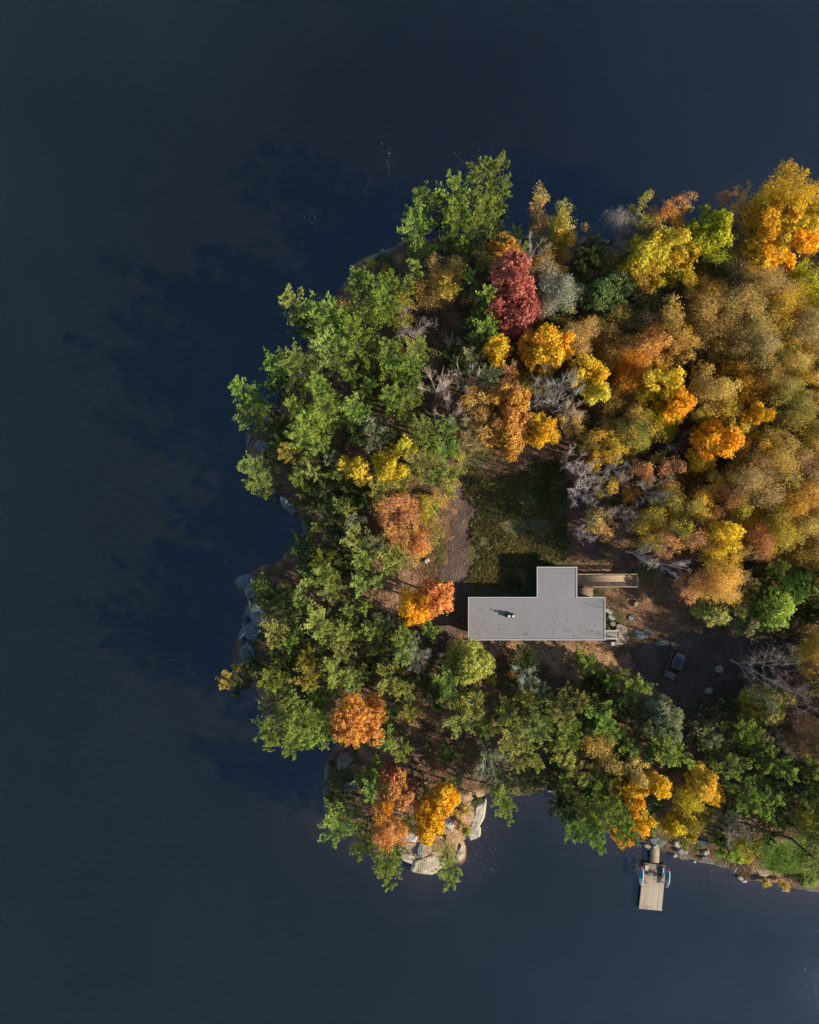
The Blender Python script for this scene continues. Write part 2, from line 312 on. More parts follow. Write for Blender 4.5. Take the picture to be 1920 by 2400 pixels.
TREES = """
A 670 1300 95 17 p g2|pale green pine tuft jutting alone over the water above the west shore
A 910 1370 150 15 p g2
A 1190 1090 85 13 p g1
A 1330 1130 85 14 p g1
A 1430 1100 60 13 p g1
A 1520 1180 70 12 p g1
A 1390 1300 110 14 p g1
A 1210 1370 100 13 p g1
A 1050 1250 75 6 s tn
A 1560 1320 95 11 s ol
A 1610 1450 130 12 b pw
A 1120 1490 125 13 p g1
A 1180 1620 110 13 p g1
A 950 1620 125 15 p g2
A 1420 1640 95 13 p g1
A 1650 1640 100 12 p g2
A 1640 860 55 10 p g1
A 1620 1010 70 11 p g1
A 1400 970 75 4 u go
A 1260 930 55 3 u tn
A 740 1420 85 12 p g3
A 1060 1400 80 12 p g1
B 830 310 130 18 p g1|tallest bright green pine standing over open water at the north shore
B 800 560 115 14 p g1
B 950 420 55 15 p g1
B 550 430 110 17 p g1
B 600 610 115 14 p g1
B 310 470 85 16 p g1
B 250 640 100 14 p g1
B 440 480 60 13 p g3
B 1250 420 60 15 s tn|narrow tan tree tip standing alone against the dark northern water
B 1240 560 85 12 s br
B 1410 640 120 11 s ol
B 1500 680 80 12 s oc
B 1370 800 90 8 s ol
B 1210 830 95 13 b gw
B 1330 920 110 8 h br
B 900 700 70 10 p g3
B 1050 720 60 9 p g3
B 1110 850 60 9 p g1
B 970 830 90 13 d go
B 890 930 50 10 d go
B 810 900 80 9 s ol
B 630 800 60 10 p g1
B 710 750 55 11 p g3
B 385 860 55 9 p g1
B 470 990 90 11 s ot
B 590 960 70 11 s ot
B 520 1150 95 9 s oc
B 370 1190 100 8 h br
B 695 1070 60 11 p g1
B 1030 1030 135 17 d rd|crimson maple, taller of the two red trees near the north shore
B 1080 1290 185 12 d rd|broad darker crimson maple, wider of the two red trees
B 820 1230 80 12 p g1
B 800 1340 70 10 p g1
B 810 1490 95 12 p g1
B 680 1440 75 9 p g3
B 1400 1180 115 11 h sg|domed pale grey thinning tree beside the crimson maples
B 1240 1180 50 8 p g3
B 1380 1370 90 8 p g3
B 1490 1360 75 8 s br
B 530 1540 50 7 b pw
B 530 1640 80 8 p g3
B 690 1680 95 9 p g4
B 910 1620 100 13 d gb|bright golden maple just below the crimson maples
B 880 1430 50 10 d go
B 1330 1640 140 13 d gb
B 1180 1600 95 12 d go
B 1430 1570 75 12 d gb
B 1270 1500 70 8 s ol
B 1680 700 80 9 b gr
B 1660 850 110 11 p g3
B 1570 960 100 8 p g3
B 900 560 70 9 p g3
L 680 580 290 11 f g3|isolated dark green spreading conifer in the shadowed hollow
L 280 1130 150 10 h gt
L 600 1010 130 8 h ol
L 930 900 200 8 h br
L 1250 620 220 7 h dk
L 1150 1000 160 8 h dk
L 850 1250 180 8 h br
L 1000 1600 210 9 h ob
C 220 510 60 17 s ly|slender lime yellow tree tip at the start of the northern gold trees
C 440 520 90 17 s or
C 590 510 65 18 s or
C 540 650 100 14 s go
C 300 680 110 13 s ol
C 280 860 110 15 d ye
C 460 800 115 16 d ye
C 600 860 105 14 d ye
C 300 1040 100 11 s go
C 450 1040 90 11 d ye
C 665 1060 90 10 s ye
C 90 700 90 12 h gr
C 150 970 75 9 s oc
C 20 900 90 9 s ol
C 830 690 140 17 d lm|lime green round tree between the yellow and orange northern trees
C 870 860 110 13 s lm
C 1000 480 80 18 s or
C 1090 580 75 16 s ob
C 1090 710 75 14 s gb
C 1065 870 65 11 s ob
C 1330 450 165 20 s yo|tallest golden poplar with bare twig tips along the north shore
C 1340 570 160 19 d gb
C 1490 620 130 18 d gb
C 1210 520 90 18 s ye
C 1480 810 125 15 d gb
C 1210 900 125 13 d gb
C 1330 1050 60 11 s gb
C 1300 740 120 15 s oc
C 1670 430 105 20 s gb
C 1660 620 110 17 s gb
C 1610 790 80 14 s oc
C 1630 1040 150 13 s ly
C 1650 1270 130 12 s ly
C 1480 1130 110 11 s ly
C 1430 1050 80 9 s ol
C 1180 1180 190 12 h gt
C 930 1120 150 9 h dk
C 700 1200 150 7 h dk
C 850 1260 60 12 h tn
C 860 1390 125 11 h tn
C 1120 1380 160 12 h tn
C 1200 1560 145 12 h gt
C 1440 1340 140 12 h oc
C 1500 1600 65 12 s gb|narrow bright orange tree poking out of the hazy brown trees
C 980 1560 100 10 h tn
C 850 1640 85 9 s ol
C 1640 1470 120 13 h gt
C 1660 1640 90 12 h tn
C 1350 1670 90 11 h ol
C 530 1330 90 13 s tg|tall tan gold birch spire beside the shadowed hollow
C 540 1480 105 12 s tg
C 340 1580 125 12 s tg
C 560 1620 110 11 s tg
C 250 1690 120 10 s tg
C 720 1480 110 9 h br
C 690 1640 110 7 h dk
C 1080 1680 100 9 h tn
D 250 240 80 17 p g1|dark green pine overhanging open water at the westernmost point
D 330 340 75 13 p g1
D 300 450 85 12 p g1
D 690 50 120 16 p g2
D 520 40 90 14 p g1
D 530 190 85 11 p g3
D 870 210 85 15 p g1
D 680 370 75 15 p g1
D 920 390 115 15 p g1
D 780 500 115 15 p g1
D 730 620 90 14 p g1
D 860 690 85 13 p g1
D 1150 390 95 14 p g1
D 1120 120 65 12 p g1
D 980 10 70 12 p g1
D 1250 180 50 11 p g1
D 510 510 65 8 p g3
D 520 630 80 8 p g3
D 610 730 75 13 p gy
D 700 940 70 11 p g1
D 830 890 65 10 p g2
D 750 810 50 9 p g2
D 950 790 60 10 p g4
D 310 850 70 15 p g2|pale green pine tuft hanging over water below the westernmost point
D 370 970 75 13 p g1
D 430 1040 65 9 p g3
D 460 800 90 8 p g3
D 1430 50 80 12 p g1
D 1600 60 100 13 p g1
D 1450 290 90 13 p g1
D 1560 370 90 12 p g1
D 1620 230 80 12 p g1
D 1310 590 110 12 p g4
D 1180 620 75 9 p g3
D 1070 820 70 11 d ye
D 1210 870 95 12 d ye|yellow maple lobe in the middle of the western pines
D 1440 850 110 13 d yb|bright yellow maple among the western green pines
D 1550 690 65 12 d ye
D 990 920 65 9 p g2
D 940 1040 110 8 p g3
D 1170 1050 110 8 p g3
D 780 1110 110 6 p g3
D 1350 1050 90 10 p g2
D 1240 1130 80 8 p g3
D 1020 1140 55 9 p g2
D 1085 1190 45 9 p g2
D 930 1220 95 7 p g3
D 1140 1280 75 9 p g4
D 1480 1190 125 11 s po
D 1400 1300 80 9 s po
D 1560 1340 80 8 s po
D 1590 1310 60 9 p g3
D 840 1320 45 10 p g2
D 1140 1430 90 11 p g2
D 1000 1400 100 8 p g3
D 730 1470 100 8 p g3
D 770 1610 110 8 p g3
D 900 1590 85 12 p gy
D 1210 1590 95 10 p g2
D 1320 1470 90 10 p g4
D 1420 1560 80 9 p g2
D 920 1700 85 12 p g2
D 1060 1640 90 8 p g3
E 310 550 90 13 p g2
E 370 660 75 12 p g1
E 510 530 75 12 p g1
E 510 700 90 12 p g1
E 300 820 100 12 p g2
E 420 900 90 10 p g1
E 540 900 80 10 p g2
E 575 990 70 9 s oy
E 630 780 50 9 s ol
E 160 960 85 9 p g2
E 330 1110 75 9 s oy
E 385 1180 50 7 p g1
E 450 180 120 16 b pw|tall pinkish white leafless tree between the pines and the golden maples
E 690 120 100 14 b pw
E 560 400 115 13 b pw
E 690 540 110 13 b gt
E 740 650 75 11 b gt
E 830 130 100 12 p g4
E 600 60 80 9 p g3
E 1010 110 80 11 s pr|small rose red tree between two leafless trees
E 770 330 100 13 s tg
E 1040 290 110 14 d tg
E 1060 430 105 13 d tg
E 830 520 105 11 s tg
E 1000 600 130 11 d tg|tan gold maple at the upper edge of the shaded yard
E 1260 560 105 11 d gb
E 1200 480 55 11 d gb
E 810 650 60 8 s tn
E 1360 150 130 14 b gw
E 1450 270 130 13 b gw
E 1260 310 95 12 b gr
E 1530 380 95 11 b pw
E 1520 470 95 8 s tn
E 1220 150 90 8 h ol
E 1690 110 85 14 d yb|brilliant yellow maple with scalloped crown beside the golden maples
E 1560 130 70 13 d yb
E 1690 250 90 12 d ye
E 1600 30 80 13 d ye
M 580 380 115 11 s oc
M 590 680 115 12 s gb
M 960 380 170 11 s og
M 1170 400 120 11 s ol
M 740 350 120 9 h ol
M 270 740 140 13 b ww|white leafless tree reaching over the dark edge of the yard
M 340 1040 150 14 b ww
M 500 830 120 11 b pw
M 420 500 90 9 h ol
M 760 800 115 12 b ww
M 850 950 90 10 b pw
M 1060 780 110 11 s po
M 1090 960 100 10 s po
M 930 1110 90 8 s ob
M 1440 770 110 11 s po
M 1310 680 90 10 s ol
M 1260 1100 165 14 b gr|grey leafless tree with long splayed limbs in the middle of the autumn woods
M 500 1120 130 10 b pw
M 640 1060 110 8 s oc
M 760 1350 110 11 b pw
M 1020 1420 120 11 b pw
M 500 1430 125 11 s tn
M 640 1580 110 11 s po
M 390 1650 95 11 b pw
M 1200 1600 150 11 h oc
M 1370 1760 115 15 s po
M 1530 1560 100 15 s oy
M 1190 1900 110 15 b ww
M 1560 2050 100 15 b ww
M 1370 1400 120 8 h ol
M 1400 1150 140 7 h br
F 430 190 125 14 d ye|large yellow maple with orange tinted edge inside the woods
F 550 330 125 13 d yo
F 450 460 130 10 s ly
F 200 150 120 8 h ob
F 150 330 120 8 h br
F 860 220 140 13 s ot
F 940 370 105 12 s oy
F 780 400 90 10 s oy
F 1020 510 75 11 s oy
F 640 150 90 6 h dk
F 840 660 135 12 d yo
F 950 610 90 13 d gb
F 780 790 90 10 d ye
F 600 650 90 9 b gr
F 1225 440 95 14 d yo|round bright gold maple glowing alone in the hazy olive woods
F 1130 540 75 10 s oc
F 1110 90 120 10 h ob
F 1130 230 120 10 h ob
F 1350 200 115 11 s oy
F 1310 40 110 13 h tn
F 1610 110 75 14 s gb
F 1500 60 100 12 h tn
F 1480 330 120 12 h og
F 1690 300 60 14 s gb
F 1680 390 60 13 s gb
F 1500 520 110 12 h og
F 1620 590 100 12 h ol
F 1390 790 125 13 h ot
F 1160 680 110 11 s oc
F 1320 650 80 11 s oc
F 1130 800 100 11 h tn
F 1190 930 130 13 h gt
F 1270 840 40 11 s ly
F 1560 870 95 13 h gt
F 960 950 95 10 s oy
F 970 1090 95 11 h po
F 830 1060 100 9 s oc
F 1410 1000 80 9 s ol
F 1600 1080 110 12 h tn
F 1500 1200 130 11 h ot
F 1220 1170 150 8 h oc
F 1400 1350 120 11 h oc
F 1600 1270 110 11 h tn
F 1690 730 80 12 h oc
F 1680 950 80 12 h ot
F 620 1200 135 11 s og
F 850 1330 95 9 h pr
F 920 1430 110 15 d yb|vivid yellow tree above the pinkish trees near the raised walkway
F 960 1530 95 15 s yb
F 1090 1510 50 8 s ye
F 1210 1330 65 10 s yb
F 860 1590 80 8 s oy
F 1230 1430 85 10 h po
F 700 1440 90 15 s pr
F 1060 1640 120 11 b gt
F 1340 1660 90 8 p g1
F 1690 1390 65 12 b ww
F 1590 1500 110 9 h br
F 720 920 110 6 h br
F 1080 1290 110 7 h oc
F 1470 1480 110 7 h br
G 780 30 65 11 p g2
G 960 20 75 11 p gy
G 1200 50 80 11 p g2
G 1330 40 70 10 p g2
G 950 130 75 11 p g2
G 700 140 40 9 p g2
G 480 140 115 9 p g3
G 630 190 90 8 p g3
G 560 230 55 8 p g2
G 450 290 60 6 p g2
G 370 80 60 7 p g1
G 720 260 65 10 p g1
G 1100 260 60 10 p g2
G 1230 250 45 9 p g1
G 870 370 115 13 p g2
G 930 470 90 12 p g2
G 650 360 65 10 p g3
G 520 470 110 13 p g2
G 640 520 65 11 p g1
G 570 580 90 9 p g3
G 1080 440 85 10 p g1
G 1280 430 65 11 p g2
G 1330 540 90 9 p g3
G 1400 350 75 9 p g4
G 1160 190 80 8 p g3
G 1560 460 90 11 p g2
G 1550 610 90 11 p g2
G 1650 610 85 10 b ww
G 760 640 65 13 p gy
G 770 800 90 14 p yg|bright yellow green pine inland from the southwestern shore
G 480 800 100 13 p gy
G 570 870 80 11 p g2
G 150 810 70 14 p yg|yellow tipped pine poking out over water beside the grey ledge
G 230 880 65 10 p g3
G 1000 740 110 12 p g2
G 1060 600 80 11 p g2
G 1130 840 90 11 p g2
G 950 930 75 10 p g2
G 620 970 75 10 p g1
G 470 1010 90 12 p g4
G 520 1200 120 15 p g1
G 750 1110 135 16 p g1|big feathery green pine spreading over the water of the southwest cove
G 840 1240 100 14 p g1
G 650 1320 85 14 p g1
G 1050 1240 80 9 p g2
G 1190 1160 190 12 d or|round burnt orange maple above the southern rocky knoll
G 1440 820 110 12 p g2
G 1570 910 65 10 p g2
G 1450 1060 80 9 p g3
G 1590 1080 75 11 p gy
G 1400 1310 65 9 p g1
G 1520 1410 65 9 p g1
G 540 700 95 8 p g3
G 300 710 80 7 p g3
G 860 620 80 8 p g3
G 1270 720 90 6 p g3
G 780 960 90 7 p g3
H 90 240 120 12 d yo|yellow side maple touching a rose maple beside the driveway
H 250 190 125 12 d po|rose orange maple leaning over the driveway opposite the house
H 200 430 70 9 p g1
H 100 660 90 10 b ww
H 530 670 145 11 f g2|rounded olive green tree just below the house corner
H 330 830 90 12 p g1
H 350 960 70 10 p g2
H 540 1030 105 13 p g2
H 440 1150 100 12 p g2
H 640 1210 60 10 p g2
H 990 830 100 12 b sg|whitish bare crown mixed with green below the house
H 980 970 75 10 p g2
H 940 640 100 3 p g3
H 1090 920 60 8 p g4
H 690 850 50 3 u ye|small low yellow shrub in the shade below the house
H 870 790 40 5 u ob
H 1040 1190 100 14 p g2
H 840 1110 85 13 p g2
H 870 1300 110 13 p g2
H 880 1450 70 11 p g2
H 1030 1480 70 11 p g2
H 1250 1090 110 13 p g2
H 1390 990 60 12 p gy
H 1290 1270 95 12 p g1
H 1280 1430 85 11 p g2
H 1570 1130 100 13 p g1
H 1640 1220 70 12 p g1
H 1470 1170 90 10 p g3
H 1550 1340 105 11 s ot|tan orange round tree ringed by green pines
H 680 1520 110 12 b sg|pale feathery half bare tree near the head of the small southern inlet
H 660 1400 45 12 p g4
H 690 1600 70 9 p g4
H 1000 1620 100 9 p g3
H 1390 1570 85 11 p g2
H 1180 1600 80 9 p g3
H 1500 1620 80 9 p g1
H 350 1420 90 6 p g3
H 260 1010 80 8 p g3
H 150 830 90 7 p g3
H 720 1080 80 8 p g3
N 330 220 105 5 p g1
N 560 380 140 5.5 p g1
N 780 500 125 7 p g1
N 930 480 75 8 p g2
N 640 620 140 9 p g3
N 420 450 120 5 p g3
N 1120 740 145 12 f g4|large pale grey green tree below the parked car
N 1130 900 140 12 f g4
N 900 840 110 11 p g4
N 730 1070 80 11 p g1
N 1120 1110 140 13 p g1
N 1290 1180 100 12 p g2
N 940 1130 110 11 p g3
N 560 1290 115 11 s br
N 830 1330 120 11 s tn
N 700 1420 90 9 p g3
N 540 1420 80 9 p g1
N 1070 1510 110 13 d yb|rounded bright yellow maple near the southern shore
N 900 1500 90 11 d yo
N 760 1530 90 11 d ye
N 830 1690 100 12 d yo
N 910 1820 80 12 d gb
N 880 1940 75 12 d gb
N 750 2030 65 11 d ob
N 650 2080 50 11 d ob
N 650 1790 130 14 p g1
N 690 1930 120 14 p g1
N 580 1640 80 12 p g1
N 400 1700 110 14 p g1
N 340 1900 130 15 p g1
N 410 2040 75 14 p g1
N 150 1900 110 14 p g1
N 110 1720 130 12 p g3
N 980 1920 80 8 p g1
N 90 1480 90 11 p g1
N 330 1560 90 8 p g3
I 830 270 110 7 f g2
I 1010 200 130 8 f og
I 1130 360 100 8 f g4|small round grey green tree at the edge of the parking area
I 1340 250 155 11 f g1|big round green tree beyond the parked car
I 1240 130 85 9 f g3
I 930 60 110 15 h tn
I 660 60 110 12 s pr|pink orange tree at the end of the raised walkway
I 1150 60 80 10 b gt
I 1550 60 130 8 f g1
I 1700 70 90 8 f g3
I 1700 600 100 10 h oc
I 1680 740 90 12 s tg
I 1690 930 90 11 s ol
I 1260 1030 140 11 f og
I 1400 950 90 10 f ol
I 1140 1070 40 9 s ob
I 1550 830 110 12 b pk
I 1600 1090 150 13 b pk
I 1440 1260 140 12 b pk
I 1640 1280 110 12 h po
I 1010 1050 65 8 p g3
I 810 1090 70 7 p g3
I 800 1280 90 10 p g4
I 1100 1210 110 12 p g1
I 1200 1320 80 12 p g1
I 950 1480 120 12 p g1
I 1280 1480 100 12 p g1
I 1400 1520 80 12 p g1
I 1600 1510 115 12 p g1
J 590 460 95 11 p g1
J 630 340 45 9 p g1
J 350 600 70 8 p g3
J 740 370 60 9 d rd
J 790 520 120 11 d or|orange red maple crowning the southern rocky knoll
J 910 580 85 10 d po
J 920 450 50 9 d rd
J 1010 490 75 9 p g4
J 1100 680 115 11 d yo
J 1200 570 95 10 d gb|golden maple on the southern knoll closest to the pale rock rim
J 1050 810 100 9 d gb
J 720 800 120 10 s or
J 690 660 80 9 s ob
J 320 780 115 12 p g1
J 540 920 95 11 p g1
J 700 1040 85 14 p g1|green pine leaning over water at the tip of the southern knoll
J 740 1160 70 14 p g1
J 800 1010 50 10 p g1
J 1210 1130 82 14 p g1|lone green pine at the foot of the pale rock slab
J 890 780 65 5 u g3
J 1640 560 95 12 p g1
J 1670 670 60 12 p g1
J 1440 600 65 5 u g3
J 250 560 45 4 u g3
J 270 300 40 4 u g3
J 1330 700 70 2 u tn
J 1290 790 50 2 u br
J 1360 870 35 1.5 u lm|small lime green shrub on the pale rock rim
K 770 460 105 11 d oc
K 860 520 75 10 d yo
K 680 620 100 10 s ly
K 530 800 80 8 d yb
K 700 760 110 7 s ol
K 680 880 40 6 s gb
K 580 900 60 8 p g1
K 1120 540 110 12 p g1
K 1220 640 80 11 p g1
K 1320 540 80 10 p g1
K 1040 830 90 10 b gw|spindly whitish bare tree near the shore beyond the dock
K 960 980 75 7 f g1
K 1140 980 80 7 s ly
K 1050 1060 60 5 f g1
K 1240 820 110 9 p g3
K 1500 480 120 12 p g3
K 1650 560 110 12 p g1
K 1560 720 95 10 s ol
K 1650 830 90 9 s ol
K 1370 720 100 9 p g3
K 980 640 100 8 p g3
K 900 860 90 6 p g3
K 1440 1290 55 1.5 u tn
K 1640 1290 75 1.5 u g1
K 1300 1285 40 1.5 u tn
Z 2097 1663 42 16 p g3
Z 1970 1740 37 15 p g1
Z 2008 1719 38 17 p g3
Z 2095 1712 39 14 p g2
Z 2184 1706 34 15 p g3
Z 2235 1723 45 15 p g1
Z 2325 1723 39 14 p g3
Z 1956 1819 44 13 p g2
Z 2044 1792 41 15 p g1
Z 2096 1804 43 14 p g2
Z 2191 1780 39 13 p g2
Z 2240 1803 46 15 p g2
Z 2341 1786 41 14 p g2
Z 1943 1862 34 13 p g1
Z 2015 1893 44 14 p g3
Z 2082 1889 41 17 p g1
Z 2175 1857 35 17 p g2
Z 2256 1867 41 14 p g1
Z 2333 1881 41 13 p g1
Z 1956 1958 37 16 p g1
Z 2036 1942 34 13 p g2
Z 2096 1945 42 14 p g1
Z 2181 1946 36 15 p g1
Z 2250 1966 35 17 p g2
Z 2307 1961 40 13 p g2
Z 1943 2041 36 15 p g2
Z 2035 2025 40 17 p g1
Z 2097 2026 40 16 p g1
Z 2172 2045 44 14 p g1
Z 2255 2044 36 15 p g3
Z 2308 2015 45 16 p g3
Z 1985 625 40 11 h oc
Z 2055 600 43 12 h gb
Z 2159 614 42 10 h oc
Z 1993 706 42 13 d gb
Z 2046 690 34 10 s ot
Z 2173 693 34 12 h tn
Z 1974 792 35 10 d gb
Z 2069 783 46 12 s oc
Z 2166 795 35 10 h ot
Z 1987 882 40 13 h oc
Z 2085 874 41 13 h oc
Z 2158 865 36 11 s gb
Z 1976 956 42 10 d oc
Z 2045 959 35 10 s gb
Z 2168 944 42 11 s ot
Z 1977 1039 46 11 d tn
Z 2048 1064 39 13 d ot
Z 2167 1053 43 13 s oc
Z 1971 1148 39 12 h gb
Z 2050 1148 36 11 s ot
Z 2147 1146 46 12 d tn
Z 1959 1220 44 11 s ot
Z 2065 1206 38 10 d tn
Z 2168 1200 46 12 h oc
Z 1966 1317 41 10 h oc
Z 2075 1294 43 12 d gb
Z 2173 1295 41 11 s ot
Z 1969 1385 42 13 s gb
Z 2065 1383 41 13 d tn
Z 2151 1376 42 13 d ot
D 1590 1140 85 9 s po
D 1660 1400 75 4 s po
D 1590 1480 80 4 s po
E 250 1380 75 4 s po
E 180 1240 80 7 s po
E 280 1500 70 3 s ot
E 330 1290 60 4 s pr
L 420 1000 120 8 h oc
L 760 1420 130 8 h tn
C 60 1560 110 9 h br
C 760 1270 110 10 h oc
C 1010 1250 120 11 h gt
C 1290 1250 120 12 h oc
C 620 1250 90 8 h dk
F 330 60 90 9 s oc
F 1460 920 90 11 s og
F 1080 900 90 10 h og
F 740 1180 110 9 s oc
F 1060 1200 110 9 s oy
F 380 540 110 9 s oy
F 250 480 110 9 s og
F 60 720 80 10 s gb
F 1500 1060 100 11 h oc
F 1300 1240 110 9 s oy
F 1150 1000 90 10 s oc
F 380 1330 120 8 s oc
F 480 1180 100 8 h ol
Z 1965 1440 38 12 p g3
Z 1975 1520 38 12 p g2
Z 2030 1470 38 11 p g1
Z 2050 1560 38 13 p g1
Z 2100 1500 38 12 p g3
Z 2120 1600 38 12 p g3
Z 1960 1600 38 11 p g2
Z 2010 1620 38 13 p g3
Z 2160 1540 38 13 p g1
I 1640 180 80 9 p g3
I 1560 330 70 5 p g3
I 1690 300 80 7 p g3
E 430 1400 55 4 s ol
E 400 1310 50 4 s og
E 110 1560 85 8 p g2
E 50 1650 85 8 p g2
E 200 1610 60 4 s ot
D 1700 1230 85 7 s oy
E 460 1110 55 3 s ot
E 300 1200 70 5 s oc
E 160 1430 80 5 s po
"""
# ------------------------------------------------------------------ trees
PAL = {k: (np.array(a), np.array(b)) for k, (a, b) in {
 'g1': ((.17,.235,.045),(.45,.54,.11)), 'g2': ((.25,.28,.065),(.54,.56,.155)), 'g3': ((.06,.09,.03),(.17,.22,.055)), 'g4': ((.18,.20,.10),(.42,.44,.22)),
 'gy': ((.22,.23,.04),(.50,.42,.08)), 'yg': ((.32,.28,.04),(.66,.50,.10)), 'ye': ((.50,.35,.03),(.88,.66,.08)), 'yb': ((.46,.34,.025),(.86,.60,.06)), 'yo': ((.50,.26,.02),(.85,.48,.03)),
 'go': ((.38,.20,.03),(.66,.36,.05)), 'gb': ((.66,.33,.02),(.92,.56,.06)), 'or': ((.48,.21,.065),(.80,.40,.12)), 'ob': ((.50,.22,.02),(.86,.42,.04)), 'oc': ((.44,.28,.035),(.74,.50,.07)),
 'rd': ((.42,.11,.085),(.80,.30,.22)), 'pr': ((.42,.16,.09),(.74,.36,.20)), 'po': ((.46,.20,.09),(.78,.38,.16)), 'tn': ((.42,.28,.07),(.68,.48,.14)), 'tg': ((.40,.23,.06),(.70,.42,.11)),
 'ot': ((.44,.27,.07),(.70,.46,.13)), 'br': ((.26,.17,.05),(.46,.31,.10)), 'ol': ((.20,.18,.035),(.42,.36,.07)), 'og': ((.30,.26,.06),(.56,.48,.12)), 'oy': ((.30,.26,.03),(.56,.44,.07)),
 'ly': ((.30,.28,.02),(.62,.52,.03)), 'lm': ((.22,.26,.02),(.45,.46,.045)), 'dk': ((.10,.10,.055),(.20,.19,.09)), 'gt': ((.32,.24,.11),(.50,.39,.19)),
 'gw': ((.30,.27,.24),(.50,.46,.42)), 'ww': ((.42,.38,.35),(.70,.64,.60)), 'pw': ((.38,.31,.265),(.64,.55,.48)), 'gr': ((.20,.18,.17),(.36,.33,.31)), 'sg': ((.34,.36,.27),(.58,.60,.46)),
 'pk': ((.28,.18,.16),(.50,.32,.28)), 'hb': ((.2,.15,.1),(.3,.2,.15)) }.items()}
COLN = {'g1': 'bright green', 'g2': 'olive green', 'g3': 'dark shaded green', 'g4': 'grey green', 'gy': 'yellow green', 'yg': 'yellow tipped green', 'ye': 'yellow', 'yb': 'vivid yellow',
 'yo': 'golden yellow', 'go': 'gold', 'gb': 'bright gold', 'or': 'orange', 'ob': 'orange brown', 'oc': 'ochre', 'rd': 'red', 'pr': 'rose pink', 'po': 'pinkish orange', 'tn': 'tan', 'tg': 'tan gold',
 'ot': 'light tan', 'br': 'brown', 'ol': 'olive', 'og': 'grey olive', 'oy': 'yellowish olive', 'ly': 'lime yellow', 'lm': 'lime green', 'dk': 'dim dark', 'gt': 'greyish tan',
 'gw': 'grey white', 'ww': 'white', 'pw': 'pinkish white', 'gr': 'grey', 'sg': 'sage grey', 'pk': 'pinkish grey', 'hb': 'brown'}
KIND = {'p': ('pine_tree', 'spiky pine', 'pine tree'), 'd': ('maple_tree', 'full leafed maple', 'maple tree'), 's': ('birch_tree', 'sparsely leafed tree', 'autumn tree'),
        'h': ('hazy_tree', 'twiggy thinning tree', 'autumn tree'), 'b': ('bare_tree', 'leafless tree', 'bare tree'), 'u': ('shrub', 'low shrub', 'shrub'), 'f': ('leafy_tree', 'rounded leafy tree', 'tree')}
TILE = {'Z': (0,0,1.0), 'A': (500,350,3.45), 'B': (900,350,3.45), 'C': (1420,350,3.45), 'D': (500,850,3.45), 'E': (900,850,3.45), 'F': (1420,850,3.45), 'G': (500,1350,3.45), 'H': (950,1350,3.45),
        'I': (1420,1350,3.45), 'J': (700,1700,3.45), 'K': (1420,1700,3.45), 'L': (1300,600,5.75), 'M': (1300,950,5.39), 'N': (1300,1500,4.49)}

def unit(a): return a / np.maximum(np.linalg.norm(a, axis=-1, keepdims=True), 1e-9)
def blades(P0, D, N, a, b):
    """diamond leaves: centre P0, long half-axis a along D, half-width b across; N normal hint"""
    D = unit(D); S = unit(np.cross(N, D)); a = np.asarray(a).reshape(-1, 1); b = np.asarray(b).reshape(-1, 1)
    V = np.stack([P0 - D * a, P0 + S * b, P0 + D * a, P0 - S * b], 1).reshape(-1, 3)
    return V
def quads(n): return np.arange(n * 4)
def tubes(p0, p1, r0, r1, sides=4):
    d = unit(p1 - p0); ref = np.where(np.abs(d[:, 2:3]) > .9, np.array([[1., 0, 0]]), np.array([[0, 0, 1.]]))
    u = unit(np.cross(d, ref)); w = np.cross(d, u); n = len(p0)
    t = np.arange(sides) * 2 * math.pi / sides
    c = np.cos(t)[None, :, None]; s = np.sin(t)[None, :, None]
    A = p0[:, None] + (u[:, None] * c + w[:, None] * s) * r0.reshape(-1, 1, 1)
    B = p1[:, None] + (u[:, None] * c + w[:, None] * s) * r1.reshape(-1, 1, 1)
    V = np.concatenate([A, B], 1).reshape(-1, 3)
    i = np.arange(sides); j = (i + 1) % sides
    q = np.stack([i, j, j + sides, i + sides], 1)
    return V, (q[None] + (np.arange(n) * 2 * sides)[:, None, None]).reshape(-1, 4)
def rnd_dir(n, rng, up=0.0):
    d = rng.normal(size=(n, 3)); d[:, 2] += up; return unit(d)

def net(parts, sides=4):
    V = []; Q = []; o = 0
    for a, b_, c, d in parts:
        v, q = tubes(a, b_, np.asarray(c), np.asarray(d), sides); V.append(v); Q.append(q + o); o += len(v)
    return np.concatenate(V), np.concatenate(Q)
LIFT = {'gb': 1.3, 'yo': 1.3, 'g1': 1.3, 'g2': 1.25, 'g3': 1.25, 'g4': 1.15, 'gy': 1.15, 'tn': 1.5, 'oc': 1.5, 'ol': 1.45, 'oy': 1.35, 'gt': 1.4, 'br': 1.5, 'ot': 1.45, 'tg': 1.3, 'dk': 1.3, 'rd': 1.0, 'gw': 1.2, 'ww': 1.05, 'pw': 1.2, 'gr': 1.25, 'pk': 1.25, 'sg': 1.1, 'po': 1.15}
def mixcol(pal, n, rng, w=None, jitter=.16):
    A, B = PAL[pal]; A = A * LIFT.get(pal, 1.2); B = B * LIFT.get(pal, 1.2); w = rng.random(n) if w is None else w
    c = A + (B - A) * np.clip(w, 0, 1)[:, None]
    return (c * (1 + rng.normal(size=(n, 1)) * jitter).clip(.5, 1.6) * (1 + rng.normal(size=(n, 3)) * .04)).clip(0, .92)

